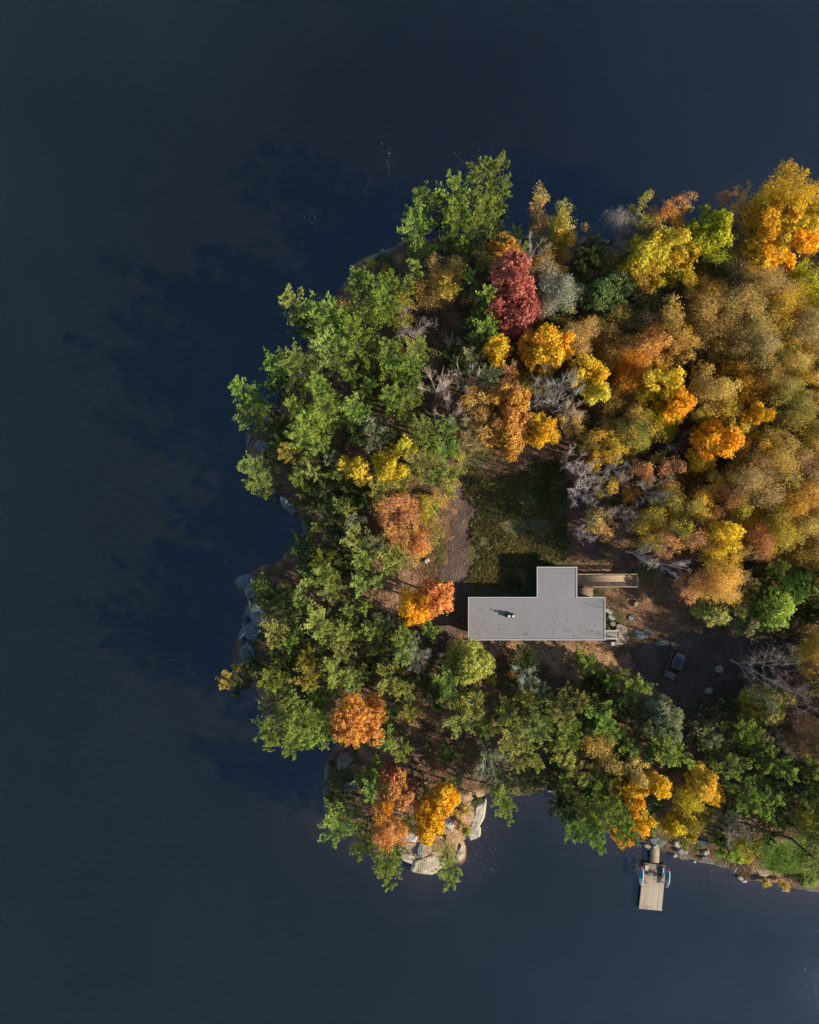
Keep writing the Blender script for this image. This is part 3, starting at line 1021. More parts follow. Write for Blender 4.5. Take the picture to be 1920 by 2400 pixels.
BARK = np.array([.16, .125, .10])
DETAIL = 1.0
def make_tree(kind, pal, base, top_c, r, h, zc, rng, name, label, cat, group):
    """base: foot of the trunk (world); top_c: xy of the crown's middle; zc: height of crown middle above base; h: tree height"""
    root = empty(name, base); tag(root, label, cat, group)
    off = np.array([top_c[0] - base[0], top_c[1] - base[1], 0.0])
    B0 = np.zeros(3)
    lean = lambda z: off * np.clip(z / max(zc, .1), 0, 1.0)[..., None] if hasattr(z, '__len__') else off * min(1.0, z / max(zc, .1))
    tree_br = rng.uniform(.78, 1.2) if kind == 'p' else rng.uniform(.86, 1.14)
    tree_br = tree_br * np.array([rng.uniform(.86, 1.12), 1.0, rng.uniform(.85, 1.15)])
    if kind == 'p':
        zb = h * .26; nw = int(np.clip(h * .40, 3, 7)); per = 6 if r > 1.6 else 5; nb = nw * per; k = int(13 * DETAIL)
        wi = np.repeat(np.arange(nw), per); t = (wi + rng.uniform(.05, .95, nw)[wi] * .6 + rng.normal(size=nb) * .12 + .2) / nw; t = t.clip(.02, 1)
        az = wi * 1.1 + np.tile(np.arange(per), nw) * 2 * math.pi / per + rng.normal(size=nb) * .33
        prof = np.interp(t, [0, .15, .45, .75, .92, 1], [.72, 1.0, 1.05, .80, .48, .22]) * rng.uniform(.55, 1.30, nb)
        L = r * 1.14 * prof; z = zb + (h - zb) * t
        ax = lean(z) ; ax[:, 2] = z
        el = rng.uniform(.0, .30, nb) + t * .5
        d = np.stack([np.cos(az) * np.cos(el), np.sin(az) * np.cos(el), np.sin(el)], 1)
        side = np.stack([-np.sin(az), np.cos(az), np.zeros(nb)], 1)
        # tufts in a fan along each branch
        nt_ = int(np.clip(14 + r * 10, 20, 50)); bi = np.repeat(np.arange(nb), nt_); m = len(bi)
        s = np.tile(np.linspace(.22, 1.0, nt_), nb) + rng.normal(size=m) * .05
        sd = rng.uniform(-1, 1, m) * (.25 * np.sqrt(np.clip(1.03 - s, 0, 1)) * np.clip((s - .15) * 3, 0, 1) + .02)
        C = ax[bi] + (d[bi] * s[:, None] + side[bi] * sd[:, None] * 1.0) * L[bi][:, None] + rng.normal(size=(m, 3)) * .06
        C[:, 2] += rng.uniform(-.1, .25, m)
        out = unit(d[bi] + side[bi] * (sd * 2.2)[:, None] + np.array([0, 0, .22]))
        tuft = np.clip(.125 + .038 * r, .155, .25)
        nl = k; bi2 = np.repeat(np.arange(m), nl); q = len(bi2)
        dd = unit(out[bi2] * 1.15 + rnd_dir(q, rng) * .8)
        ln = tuft * rng.uniform(.6, 1.15, q)
        PP = C[bi2] + dd * (ln * .55)[:, None]
        V = blades(PP, dd, rnd_dir(q, rng), ln * .62, ln * rng.uniform(.13, .22, q))
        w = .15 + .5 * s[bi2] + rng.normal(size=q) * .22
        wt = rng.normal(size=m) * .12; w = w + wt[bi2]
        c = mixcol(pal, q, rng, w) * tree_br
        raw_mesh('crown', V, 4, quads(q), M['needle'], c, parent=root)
        pts = np.array([[0, 0, -.3], *(lean(zz) + np.array([0, 0, zz]) for zz in np.linspace(.2, 1, 5) * h)])
        rr = np.linspace(.055 + h * .011, .03, 6)
        parts = [(pts[:-1], pts[1:], rr[:-1], rr[1:]), (ax, ax + d * (L * .85)[:, None], np.full(nb, .05), np.full(nb, .015))]
        V, Q = net(parts, 5); raw_mesh('trunk', V, 4, Q, M['bark'], np.tile(BARK, (len(Q), 1)) * rng.uniform(.7, 1.2, (len(Q), 1)), parent=root)
        return root
    if kind in 'dsfhu':
        zb = h * {'d': .25, 's': .3, 'f': .12, 'h': .35, 'u': .02}[kind]
        rz = (h - zb) / 2; cz = zb + rz
        ctr = off * 1.0; ctr = np.array([off[0], off[1], cz])
        K = {'d': 20, 's': 16, 'f': 22, 'h': 17, 'u': 10}[kind]; K = int(K * np.clip(r / 2.2, .7, 1.6))
        ld = rnd_dir(K, rng, .25); far = {'s': 1.02, 'h': 1.05, 'd': .9}.get(kind, .82); lp = ctr + ld * rng.uniform(.40, far, (K, 1)) * np.array([r, r, rz])
        lr = r * rng.uniform(.20, .46, K)
        if kind == 'h': lr *= 1.25
        area = (lr ** 2).sum() * 4 * math.pi
        dens = {'d': 8.5, 's': 6.5, 'f': 8.5, 'h': 7.0, 'u': 6}[kind] * DETAIL
        m = int(np.clip(area * dens / 2, 60, 1700))
        li = rng.choice(K, m, p=lr ** 2 / (lr ** 2).sum())
        nd = rnd_dir(m, rng, .35)
        lum = .93 + .2 * (rng.random(m) - .5)
        C = lp[li] + nd * (lr[li] * rng.uniform(.62, 1.08, m))[:, None]
        C[:, 2] = np.maximum(C[:, 2], .15)
        nl = {'d': 9, 's': 7, 'f': 10, 'h': 5, 'u': 9}[kind]
        rad = {'d': .24, 's': .30, 'f': .22, 'h': .36, 'u': .2}[kind]
        bi = np.repeat(np.arange(m), nl); q = len(bi)
        PP = C[bi] + rng.normal(size=(q, 3)) * rad * .6
        nn = unit(nd[bi] * .9 + rnd_dir(q, rng) * .9)
        dd = unit(np.cross(nn, rnd_dir(q, rng)))
        sz = {'d': .15, 's': .10, 'f': .13, 'h': .075, 'u': .11}[kind] * rng.uniform(.7, 1.3, q)
        V = blades(PP, dd, nn, sz, sz * .72)
        lobe_w = rng.normal(size=K) * .16; clus_w = rng.normal(size=m) * .16
        hz = (C[:, 2] - zb) / max(h - zb, .1)
        w = .5 + lobe_w[li][bi] + clus_w[bi] * (.5 if kind in 'sh' else 1) + rng.normal(size=q) * (.08 if kind in 'sh' else .16)
        c = mixcol(pal, q, rng, w, .07 if kind in 'sh' else .12) * tree_br
        if kind in 'sh' or (kind == 'd' and rng.random() < .5):   # some limbs have turned a different colour
            alt = {'g': 'oy', 'o': 'yo', 't': 'gb', 'y': 'gb', 'b': 'oc', 'l': 'ye', 'p': 'gb', 'd': 'oc', 'r': 'or', 's': 'sg'}[pal[0]]
            turned = rng.random(K) < .28; part = turned[li][bi] & (rng.random(q) < .6)
            c[part] = c[part] * .45 + mixcol(alt, int(part.sum()), rng) * .55
        if kind == 'h':   # fine twigs reaching through the thin crown
            mt = int(m * 2.4); ti = rng.choice(K, mt, p=lr ** 2 / (lr ** 2).sum())
            td = rnd_dir(mt, rng, .6); tp = lp[ti] + td * (lr[ti] * rng.uniform(.1, 1.0, mt))[:, None]
            td2 = unit(tp - (ctr - np.array([0, 0, rz * 1.2])) + rng.normal(size=(mt, 3)) * .8)
            tl = rng.uniform(.25, .6, mt)
            V2 = blades(tp, td2, rnd_dir(mt, rng), tl, np.full(mt, .018) + rng.random(mt) * .012)
            V = np.concatenate([V, V2]); c2 = mixcol(pal, mt, rng, rng.random(mt) * .8 + .1) * .65 + mixcol('gt', mt, rng) * .35
            c = np.concatenate([c, c2 * tree_br])
        o = raw_mesh('crown' if kind != 'u' else 'foliage', V, 4, quads(len(V) // 4), M['leaf'], c, parent=root)
        pts = np.array([[0, 0, -.3], *(lean(zz) + np.array([0, 0, zz]) for zz in np.linspace(.25, 1, 4) * (cz + rz * .5))])
        rr = np.linspace(.05 + h * .012, .04, 5)
        s0 = pts[rng.integers(1, 4, K)]; midp = (s0 + lp) / 2 + rng.normal(size=(K, 3)) * .15
        parts = [(pts[:-1], pts[1:], rr[:-1], rr[1:]), (s0, midp, np.full(K, .03 + h * .004), np.full(K, .04)), (midp, lp, np.full(K, .04), np.full(K, .015))]
        if kind in 'sh':
            e = 60; ti = rng.integers(0, K, e); d = rnd_dir(e, rng, .5); a0 = lp[ti]
            parts.append((a0, a0 + d * (lr[ti] * 1.0)[:, None], np.full(e, .028), np.full(e, .01)))
        V, Q = net(parts, 4)
        bk = BARK if kind != 's' else np.array([.30, .26, .21])
        raw_mesh('trunk' if kind != 'u' else 'stem', V, 4, Q, M['bark'], np.tile(bk, (len(Q), 1)) * rng.uniform(.7, 1.2, (len(Q), 1)), parent=root)
        return root
    # bare tree: a short trunk that forks into long limbs filling a dome, then ever finer twigs
    zb = h * .32; rz = (h - zb) / 2; cz = zb + rz; ctr = np.array([off[0], off[1], cz])
    nl = int(rng.integers(6, 9)); az = np.arange(nl) * 2 * math.pi / nl + rng.normal(size=nl) * .3; el = rng.uniform(.1, 1.2, nl)
    ends = ctr + np.stack([np.cos(az) * np.cos(el) * r, np.sin(az) * np.cos(el) * r, np.sin(el) * rz], 1) * rng.uniform(.75, 1.0, (nl, 1))
    fork = np.array([off[0] * .35, off[1] * .35, h * .22]); r0 = .05 + h * .009
    tp = np.stack([np.array([0, 0, -.3]), fork * .5, fork, (fork + ctr) / 2 + rng.normal(size=3) * .15, ctr + [0, 0, rz * .5]])
    coarse = [(tp[:-1], tp[1:], r0 * np.array([1, .8, .55, .3]), r0 * np.array([.8, .55, .3, .1]))]
    st = tp[rng.integers(1, 4, nl)]; prev = st; L0, L1, RR = [], [], []
    for q in range(1, 6):
        t = q / 5; cur = st + (ends - st) * t + np.array([0, 0, -.10 * r]) * math.sin(math.pi * t) + rng.normal(size=(nl, 3)) * .035 * r * (q < 5)
        ra = r0 * .38 * (1 - .8 * (q - 1) / 5); rb = r0 * .38 * (1 - .8 * q / 5)
        coarse.append((prev, cur, np.full(nl, ra), np.full(nl, rb)))
        if q > 1: L0.append(prev); L1.append(cur)
        prev = cur
    p0, p1 = np.concatenate(L0), np.concatenate(L1); fine = []
    for (m, ln, th, sp) in ((int(54 + 8 * r), .42 * r, .019, .75), (int(220 + 40 * r), .26 * r, .011, .8), (int(650 + 120 * r), .16 * r + .08, .0075, .85)):
        idx = rng.integers(0, len(p0), m); f = rng.random((m, 1)); a0 = p0[idx] + (p1[idx] - p0[idx]) * f
        d = unit(unit(p1[idx] - p0[idx]) * .8 + rnd_dir(m, rng) * sp + unit(a0 - (ctr - [0, 0, rz])) * .45); l = ln * rng.uniform(.5, 1.15, (m, 1))
        mid = a0 + d * l * .5; e = mid + unit(d + rng.normal(size=(m, 3)) * .25) * l * .5; rr = th * rng.uniform(.7, 1.25, m)
        fine += [(a0, mid, rr, rr * .75), (mid, e, rr * .75, rr * .4)]
        p0, p1 = np.concatenate([a0, mid]), np.concatenate([mid, e])
    V, Q = net(coarse, 5)
    raw_mesh('trunk', V, 4, Q, M['bark'], mixcol(pal, len(Q), rng, rng.random(len(Q)) * .5 + .4) * 1.05, parent=root)
    V, Q = net(fine, 3)
    raw_mesh('crown', V, 4, Q, M['bark'], (mixcol(pal, len(Q), rng, rng.random(len(Q)) * .6) * .85 + mixcol('br', len(Q), rng) * .15) * tree_br, parent=root)
    return root

LAND = [  # landmarks in photo px for the labels
 ('the roof chimney',1197,1444),('the parked car',1584,1559),('the dock',1525,2060),('the crimson maples',1205,700),('the lime green tree',1665,560),('the tall golden poplar',1805,470),
 ('the round burnt orange maple',845,1688),('the pale rock slab',1000,2020),('the tall northern pines',1130,440),('the grey western ledge',575,1440),('the round gold maple',1775,978),
 ('the domed grey bare tree',1306,695),('the western yellow maples',890,1095),('the raised walkway',1430,1362),('the shaded yard',1200,1200),('the big scalloped yellow maple',1390,890),
 ('the pink bare tree',1880,1670),('the white bare tree',1360,1140),('the lone shadowed conifer',1418,700),('the tan gold birch spire',1573,735),('the pale boulder',1000,1314),
 ('the lawn corner',1850,2030),('the orange knoll maple',930,1852),('the small southern inlet',1210,1885),('the west cove',700,1250),('the tan gold yard maple',1200,1000),('the rose maple',1030,1410)]
WORDN = ['zero','one','two','three','four','five','six','seven','eight','nine','ten','eleven','twelve','thirteen','fourteen','fifteen','sixteen','seventeen','eighteen','nineteen','twenty']
BEAR = ['east','east-northeast','northeast','north-northeast','north','north-northwest','northwest','west-northwest','west','west-southwest','southwest','south-southwest','south','south-southeast','southeast','east-southeast']
used = set()
def auto_label(u, v, r, kind, pal):
    cand = sorted(LAND, key=lambda l: (l[1] - u) ** 2 + (l[2] - v) ** 2)
    size = 'small' if r < 1.35 else ('broad' if r > 2.15 else 'medium')
    for nme, a, b_ in cand[:8]:
        dx, dy = u - a, b_ - v; dist = math.hypot(dx, dy) / 15.8
        if dist < 1.0: continue
        k = int(round(dist)); k = max(1, k)
        if k > 20: continue
        be = BEAR[int(round(math.atan2(dy, dx) / (math.pi / 8))) % 16]
        unit_w = 'metre' if k == 1 else 'metres'
        lab = f"{size} {COLN[pal]} {KIND[kind][1]} {WORDN[k]} {unit_w} {be} of {nme}"
        if lab not in used: return lab
    return f"{size} {COLN[pal]} {KIND[kind][1]} standing by {cand[0][0]}"
GROUPS = {'p': 'pines covering the island', 'd': 'maples in autumn colour', 's': 'autumn trees with thin leaves', 'h': 'hazy thinning trees in the eastern wood', 'b': 'leafless trees among the woods', 'u': 'low shrubs on the island', 'f': 'rounded leafy trees'}
rows = []
for line in TREES.strip().splitlines():
    a, _, lab = line.partition('|'); f = a.split()
    ox, oy, s = TILE[f[0]]; x, y, r, h = map(float, f[1:5])
    rows.append((ox + x / s, oy + y / s, r / s / 15.8, h, f[5], f[6], lab))
house_poly = to_m([(1085,1316),(1500,1316),(1500,1520),(1085,1520)])
RF = {'p': 1.16, 's': 1.2, 'h': 1.38, 'b': 1.42, 'd': 1.12, 'f': 1.15, 'u': 1.0}
def place(u, v, h, r, kind):
    zb = {'p': .28, 'd': .25, 's': .3, 'f': .12, 'h': .35, 'b': .35, 'u': .02}[kind]
    zc = h * (zb + 1) / 2
    X, Y, _ = P(u, v, zc + 2.0)
    gz = float(ground_z(X, Y)); X, Y, _ = P(u, v, zc + max(gz, .3))
    bx, by = X, Y
    for _ in range(60):      # a tree that hangs over the water is rooted on the shore and leans out
        if float(shore_d(bx, by)) > .8: break
        cxy = np.array([14., -4.]) if bx < 40 else np.array([bx, -8.]); dvec = cxy - np.array([bx, by]); dvec = dvec / (np.linalg.norm(dvec) + 1e-6)
        bx += dvec[0] * .3; by += dvec[1] * .3
    return X, Y, bx, by, zc
TREE_LIMIT = None
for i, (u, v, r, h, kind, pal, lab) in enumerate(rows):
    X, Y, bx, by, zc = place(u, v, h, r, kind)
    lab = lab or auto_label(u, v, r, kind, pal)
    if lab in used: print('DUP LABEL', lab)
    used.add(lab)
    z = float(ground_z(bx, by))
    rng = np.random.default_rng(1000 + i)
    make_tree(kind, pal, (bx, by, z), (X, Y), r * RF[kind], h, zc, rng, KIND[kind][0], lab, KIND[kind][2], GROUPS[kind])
# ------------------------------------------------------------------ materials for built things
M['roof'] = mat('grey_metal_roof', (.238, .230, .231), .5, 0.0, noise=.07, nscale=.45, bump=0)
M['trim'] = mat('pale_trim', (.5, .49, .47), .5, noise=.08, nscale=4)
M['darktrim'] = mat('dark_trim', (.05, .048, .046), .5)
M['wall'] = mat('dark_siding', (.10, .085, .075), .7, noise=.15, nscale=2, stretch=(1, 1, 8))
M['glass'] = mat('window_glass', (.02, .025, .03), .06, spec=.6)
M['brick'] = mat('chimney_metal', (.022, .021, .021), .6, noise=.2, nscale=6)
M['cap'] = mat('white_cap', (.85, .85, .83), .35)
M['steel'] = mat('steel', (.45, .45, .45), .35, metal=.8)
M['black'] = mat('black_plastic', (.025, .025, .028), .5)
M['white'] = mat('white_paint', (.78, .77, .74), .5, noise=.06, nscale=8)
M['carpaint'] = mat('car_paint', (.13, .125, .12), .3, metal=.35, coat=.6, noise=.06, nscale=5)
M['carroof'] = mat('car_roof_glass', (.012, .014, .018), .08, coat=.5)
M['carglass'] = mat('car_glass', (.05, .03, .018), .08)
M['silver'] = mat('silver_rail', (.5, .5, .5), .3, metal=.7)
M['rubber'] = mat('rubber', (.02, .02, .02), .8)
M['lamp'] = mat('lamp_lens', (.6, .6, .58), .15)
M['redlamp'] = mat('red_lens', (.35, .02, .02), .2)
M['teal'] = mat('teal_pad', (.02, .42, .45), .6, noise=.05)
M['blue'] = mat('blue_pad', (.02, .28, .46), .6, noise=.05)
M['redtip'] = mat('red_tip', (.62, .06, .10), .45)
M['pinkwhite'] = mat('pinkish_white', (.74, .66, .70), .4)
M['wood'] = attr_mat('weathered_boards', rough=.8, noise=[(3, .12), (14, .14)])
M['greymat'] = mat('grey_mat', (.10, .11, .11), .8, noise=.1)

def planks(name, q, z, th, n, along, base, parent, seed=0, gap=.012):
    """boards filling a quad TL,TR,BR,BL (photo px at height z); along='v': boards run TL->BL"""
    TL, TR, BR, BL = [np.array(P(a, b, z)) for a, b in q]
    if along == 'h': TL, TR, BR, BL = TR, BR, BL, TL     # boards run along TL->TR
    r = np.random.default_rng(seed); V = []; Q = []; C = []
    wid = np.linalg.norm(TR - TL); g = gap / wid / 2
    for i in range(n):
        a, b = i / n + g, (i + 1) / n - g
        e0, e1 = r.uniform(-.012, .012, 2)
        p = [TL + (TR - TL) * a, TL + (TR - TL) * b, BL + (BR - BL) * b, BL + (BR - BL) * a]
        ax = unit(BL - TL); p[0] = p[0] + ax * e0; p[1] = p[1] + ax * e0; p[2] = p[2] + ax * e1; p[3] = p[3] + ax * e1
        dz = r.uniform(-.004, .004); o = len(V)
        V += [x + [0, 0, dz - th] for x in p] + [x + [0, 0, dz] for x in p]
        Q += [[o, o+1, o+2, o+3], [o+7, o+6, o+5, o+4], [o, o+4, o+5, o+1], [o+1, o+5, o+6, o+2], [o+2, o+6, o+7, o+3], [o+3, o+7, o+4, o]]
        C += [np.array(base) * r.uniform(.82, 1.12) * (1 + r.normal(size=3) * .02)] * 6
    o = raw_mesh(name, np.array(V), 4, np.array(Q), M['wood'], np.array(C))
    if parent is not None:
        o.parent = parent; o.matrix_parent_inverse = Matrix.Translation(-Vector(parent.location))
    return o
def child(o, root):
    o.parent = root; o.matrix_parent_inverse = (Matrix.Translation(root.location) @ Matrix.Rotation(root.rotation_euler.z, 4, 'Z')).inverted(); return o

# ------------------------------------------------------------------ house
RZ = HOUSE_Z + 3.15
def W(u, v, z=RZ): return P(u, v, z)[:2]
c = W(1258, 1450)
house = tag(empty('house', (c[0], c[1], HOUSE_Z)), 'flat grey metal roofed house with a narrow wing, beside the shaded yard', 'house')
outline = [(1097.5,1399.5),(1258.5,1399.5),(1258.5,1328.5),(1353,1328.5),(1353,1399.5),(1419,1399.5),(1419,1500.5),(1097.5,1500.5)]
rp = [W(*p) for p in outline]
def inset(pts, d):
    n = len(pts); out = []; A = sum(pts[i][0] * pts[(i+1) % n][1] - pts[(i+1) % n][0] * pts[i][1] for i in range(n)); sg = 1 if A > 0 else -1
    for i in range(n):
        p0, p1, p2 = [Vector(pts[j % n]) for j in (i - 1, i, i + 1)]
        e0 = (p1 - p0).normalized(); e1 = (p2 - p1).normalized()
        n0 = Vector((-e0.y, e0.x)) * sg; n1 = Vector((-e1.y, e1.x)) * sg
        out.append(tuple(p1 + (n0 + n1) * d / (1 + n0.dot(n1))))
    return out
walls = inset(rp, .55)
child(MB().prism(walls, HOUSE_Z - .4, RZ - .25).build('wall', M['wall']), house)
roof = child(MB().prism(inset(rp, .10), RZ - .22, RZ).build('roof', M['roof']), house)
mb = MB(); x0 = rp[0][0] + .1; xe = rp[5][0] - .1; x = x0 + .42
ytop = lambda x: rp[2][1] - .14 if rp[2][0] + .1 < x < rp[3][0] - .1 else rp[0][1] - .14
while x < xe - .1:
    mb.box(x - .008, x + .008, rp[7][1] + .14, ytop(x), RZ - .002, RZ + .008); x += .42
child(mb.build('seam', M['roof']), roof)
mb = MB()
for (mA, w0, w1, z0, z1) in ((0, 0.0, .13, RZ - .26, RZ + .07),):
    a = inset(rp, w0); b = inset(rp, w1)
    for i in range(len(a)):
        j = (i + 1) % len(a)
        vs = [mb.bm.verts.new((*p, z)) for z in (z0, z1) for p in (a[i], a[j], b[j], b[i])]
        for q in ((0,1,5,4),(2,3,7,6),(4,5,6,7),(3,2,1,0)): mb.bm.faces.new([vs[k] for k in q])
child(mb.build('roof_edge', M['trim']), roof)
mb = MB(); a = inset(rp, .13); b = inset(rp, .20)
for i in range(len(a)):
    j = (i + 1) % len(a)
    vs = [mb.bm.verts.new((*p, RZ + .006)) for p in (a[i], a[j], b[j], b[i])]; mb.bm.faces.new(vs)
child(mb.build('gutter', M['darktrim']), roof)
def house_window(x0, x1, y, zc0, zc1, ns):
    s = -1 if ns == 's' else 1
    f = child(MB().box(x0, x1, min(y, y + s * .06), max(y, y + s * .06), zc0, zc1).build('window', M['darktrim']), house)
    p = child(MB().box(x0 + .07, x1 - .07, min(y + s * .061, y + s * .075), max(y + s * .061, y + s * .075), zc0 + .07, zc1 - .07).build('pane', M['glass']), house)
    p.parent = f; p.matrix_parent_inverse = Matrix.Identity(4) @ f.matrix_parent_inverse.inverted() @ f.matrix_parent_inverse
    p.matrix_parent_inverse = (f.matrix_parent_inverse).inverted() @ Matrix.Translation(-Vector(house.location)) if False else f.matrix_basis.inverted()
ys = walls[6][1]; yn = walls[0][1]; wx0, wx1 = walls[0][0], walls[5][0]
bpy.context.view_layer.update()
def add_child_world(o, par):
    bpy.context.view_layer.update(); o.parent = par; o.matrix_parent_inverse = par.matrix_world.inverted(); return o
for k in range(6):
    xa = wx0 + 1.2 + k * 3.0
    f = add_child_world(MB().box(xa, xa + 1.9, ys - .06, ys - .002, HOUSE_Z + .9, HOUSE_Z + 2.3).build('window', M['darktrim']), house)
    add_child_world(MB().box(xa + .07, xa + 1.83, ys - .075, ys - .062, HOUSE_Z + .97, HOUSE_Z + 2.23).build('pane', M['glass']), f)
for k in range(3):
    xa = wx0 + 1.0 + k * 3.0
    f = add_child_world(MB().box(xa, xa + 1.5, yn + .002, yn + .06, HOUSE_Z + .9, HOUSE_Z + 2.3).build('window', M['darktrim']), house)
    add_child_world(MB().box(xa + .07, xa + 1.43, yn + .062, yn + .075, HOUSE_Z + .97, HOUSE_Z + 2.23).build('pane', M['glass']), f)
xw = walls[4][0]; f = add_child_world(MB().box(xw + 2.0, xw + 3.0, yn + .002, yn + .07, HOUSE_Z + .02, HOUSE_Z + 2.1).build('door', M['darktrim']), house)
add_child_world(MB().tube((xw + 2.85, yn + .1, HOUSE_Z + 1.0), (xw + 2.72, yn + .1, HOUSE_Z + 1.0), .015).build('handle', M['steel']), f)
# chimney
cx, cy = W(1197, 1444, RZ + .9)
ch = add_child_world(MB().box(cx - .62, cx + .55, cy - .24, cy + .26, RZ - .02, RZ + .62, .02).build('chimney', M['brick']), house)
for dx in (-.22, .36):
    add_child_world(MB().tube((cx + dx, cy, RZ + .6), (cx + dx, cy, RZ + .98), .09, .09, 14).tube((cx + dx, cy, RZ + 1.0), (cx + dx, cy, RZ + 1.10), .17, .14, 16).build('flue_cap', M['cap']), ch)
add_child_world(MB().box(cx - .50, cx - .42, cy + .05, cy + .13, RZ + .6, RZ + 1.35).build('vent_pipe', M['steel']), ch)

# ------------------------------------------------------------------ raised walkway with rails
WB = (.44, .33, .21); dz = HOUSE_Z + .95
c = P(1425, 1362, dz)
walk = tag(empty('walkway_deck', (c[0], c[1], HOUSE_Z)), 'raised weathered wood walkway with railings running out from the narrow house wing', 'deck')
planks('decking', [(1354.5,1348.5),(1492,1348.5),(1492,1373.5),(1354.5,1373.5)], dz, .04, 12, 'h', WB, walk, 1)
def rail(name, pts, z0, hgt, parent, m, post=.05, baluster=None, base=None):
    mb = MB(); P3 = [Vector(P(a, b, z0 + hgt)) for a, b in pts]
    for p, q in zip(P3, P3[1:]):
        d = (q - p); L = d.length; dn = d.normalized(); s = Vector((-dn.y, dn.x, 0)) * .055
        vs = [p - s, q - s, q + s, p + s]
        A = [mb.bm.verts.new(v) for v in vs]; B = [mb.bm.verts.new(v + Vector((0, 0, .04))) for v in vs]
        mb.bm.faces.new(A[::-1]); mb.bm.faces.new(B)
        for i in range(4): mb.bm.faces.new([A[i], A[(i+1) % 4], B[(i+1) % 4], B[i]])
        k = max(1, int(L / 1.6))
        for i in range(k + 1):
            c = p + d * i / k; mb.box(c.x - post, c.x + post, c.y - post, c.y + post, (base if base is not None else z0 - .3), z0 + hgt - .002)
        k = int(L / .13)
        for i in range(k): c = p + d * (i + .5) / k; mb.box(c.x - .014, c.x + .014, c.y - .014, c.y + .014, z0 + .06, z0 + hgt - .003)
    o = mb.build(name, m); return add_child_world(o, parent)
M['railwood'] = mat('rail_wood', (.42, .32, .22), .75, noise=.15, nscale=5)
rail('railing', [(1354.5,1346),(1494,1346)], dz, .95, walk, M['railwood'], base=HOUSE_Z - .3)
rail('railing', [(1391,1375.5),(1494,1375.5)], dz, .95, walk, M['railwood'], base=HOUSE_Z - .3)
mb = MB(); p = P(1491, 1349, dz); q = P(1491, 1373, dz)
for k in range(9):
    y = q[1] + (p[1] - q[1]) * (k + .5) / 9; mb.box(p[0] - .02, p[0] + .02, y - .045, y + .045, dz + .05, dz + .95)
mb.box(p[0] + .021, p[0] + .06, q[1], p[1], dz + .2, dz + .29); mb.box(p[0] + .021, p[0] + .06, q[1], p[1], dz + .75, dz + .84)
add_child_world(mb.build('gate', M['railwood']), walk)
planks('landing', [(1354.5,1377.5),(1390,1377.5),(1390,1399),(1354.5,1399)], dz - .16, .04, 9, 'h', (.27, .21, .15), walk, 2)
mb = MB()
for i in range(5):
    a = P(1362 + i * 31, 1361, dz); mb.box(a[0] - .06, a[0] + .06, a[1] - .7, a[1] + .7, dz - .19, dz - .045)
    for s in (-.6, .6): mb.box(a[0] - .05, a[0] + .05, a[1] + s - .05, a[1] + s + .05, HOUSE_Z - .4, dz - .192)
add_child_world(mb.build('frame', M['railwood']), walk)
# entry steps on the east side
ez = HOUSE_Z + .55
c = P(1445, 1490, ez)
steps = tag(empty('entry_deck', (c[0], c[1], HOUSE_Z)), 'small entry deck with white rails and a curved wood landing at the east wall', 'deck')
planks('decking', [(1419.5,1479.5),(1447,1479.5),(1447,1496),(1419.5,1496)], ez, .04, 16, 'v', (.42, .36, .29), steps, 3)
rail('railing', [(1419.5,1478.5),(1449,1478.5)], ez, .8, steps, M['white'], post=.035, base=HOUSE_Z - .3)
rail('railing', [(1419.5,1497.2),(1449,1497.2)], ez, .8, steps, M['white'], post=.035, base=HOUSE_Z - .3)
for st in range(3):
    z = HOUSE_Z + .42 - st * .14; k = st * 4.6
    pts = [(1446,1464+k*.2),(1455,1462.5),(1462+k*.2,1466),(1466.5+k*.6,1473),(1460+k,1486+k*.0) if False else (1461+k,1482),(1461+k,1511-st*.2),(1444.5,1511-st*.2),(1444.5,1498),(1450,1498),(1450,1477.5),(1446,1477.5)]
    wp = [P(a, b, z)[:2] for a, b in pts]
    mb = MB().prism(wp, HOUSE_Z - .3, z); add_child_world(mb.build('landing_step', M['railwood']), steps)
bx, by, _ = P(1437.5, 1509, HOUSE_Z + .5)
bn = tag(empty('storage_bin', (bx, by, HOUSE_Z)), 'small pale grey bin tucked against the entry deck', 'bin')
add_child_world(MB().loft([[(bx + sx * w, by + sy * w, HOUSE_Z + zz) for sx, sy in ((-1,-1),(1,-1),(1,1),(-1,1))] for w, zz in ((.20, -.05), (.25, .5))]).build('body', mat('bin_grey', (.35, .36, .35), .5)), bn)
add_child_world(MB().box(bx - .27, bx + .27, by - .27, by + .27, HOUSE_Z + .502, HOUSE_Z + .56, .02).build('lid', M['white']), bn)

# ------------------------------------------------------------------ car (local x forward)
cxx, cyy, _ = P(1584, 1559, 3.6)
cz = float(ground_z(cxx, cyy)) + .03
car = tag(empty('car', (cxx, cyy, cz), math.atan2(-63, -26)), 'dark grey station wagon with black glass roof parked in the shade', 'car')
def cpart(mb, name, m, parent=None, smooth=False):
    o = mb.build(name, m, parent or car, smooth); return o
def csec(x, hw, z0, z1, tuck=.9, crown=.04):
    return [(x, -hw * .93, z0), (x, -hw, z0 + .22), (x, -hw, (z0 + z1) / 2 + .05), (x, -hw * tuck, z1 - .02), (x, -hw * .5, z1 + crown), (x, hw * .5, z1 + crown), (x, hw * tuck, z1 - .02), (x, hw, (z0 + z1) / 2 + .05), (x, hw, z0 + .22), (x, hw * .93, z0)]
body = cpart(MB().loft([csec(-2.2, .70, .42, .78), csec(-2.12, .84, .30, .92), csec(-1.7, .90, .24, .96), csec(-.6, .91, .24, .96), csec(.55, .91, .24, .97), csec(1.0, .90, .24, .95), csec(1.6, .87, .26, .87), csec(1.98, .78, .30, .78), csec(2.17, .55, .38, .64)]), 'body', M['carpaint'], smooth=True)
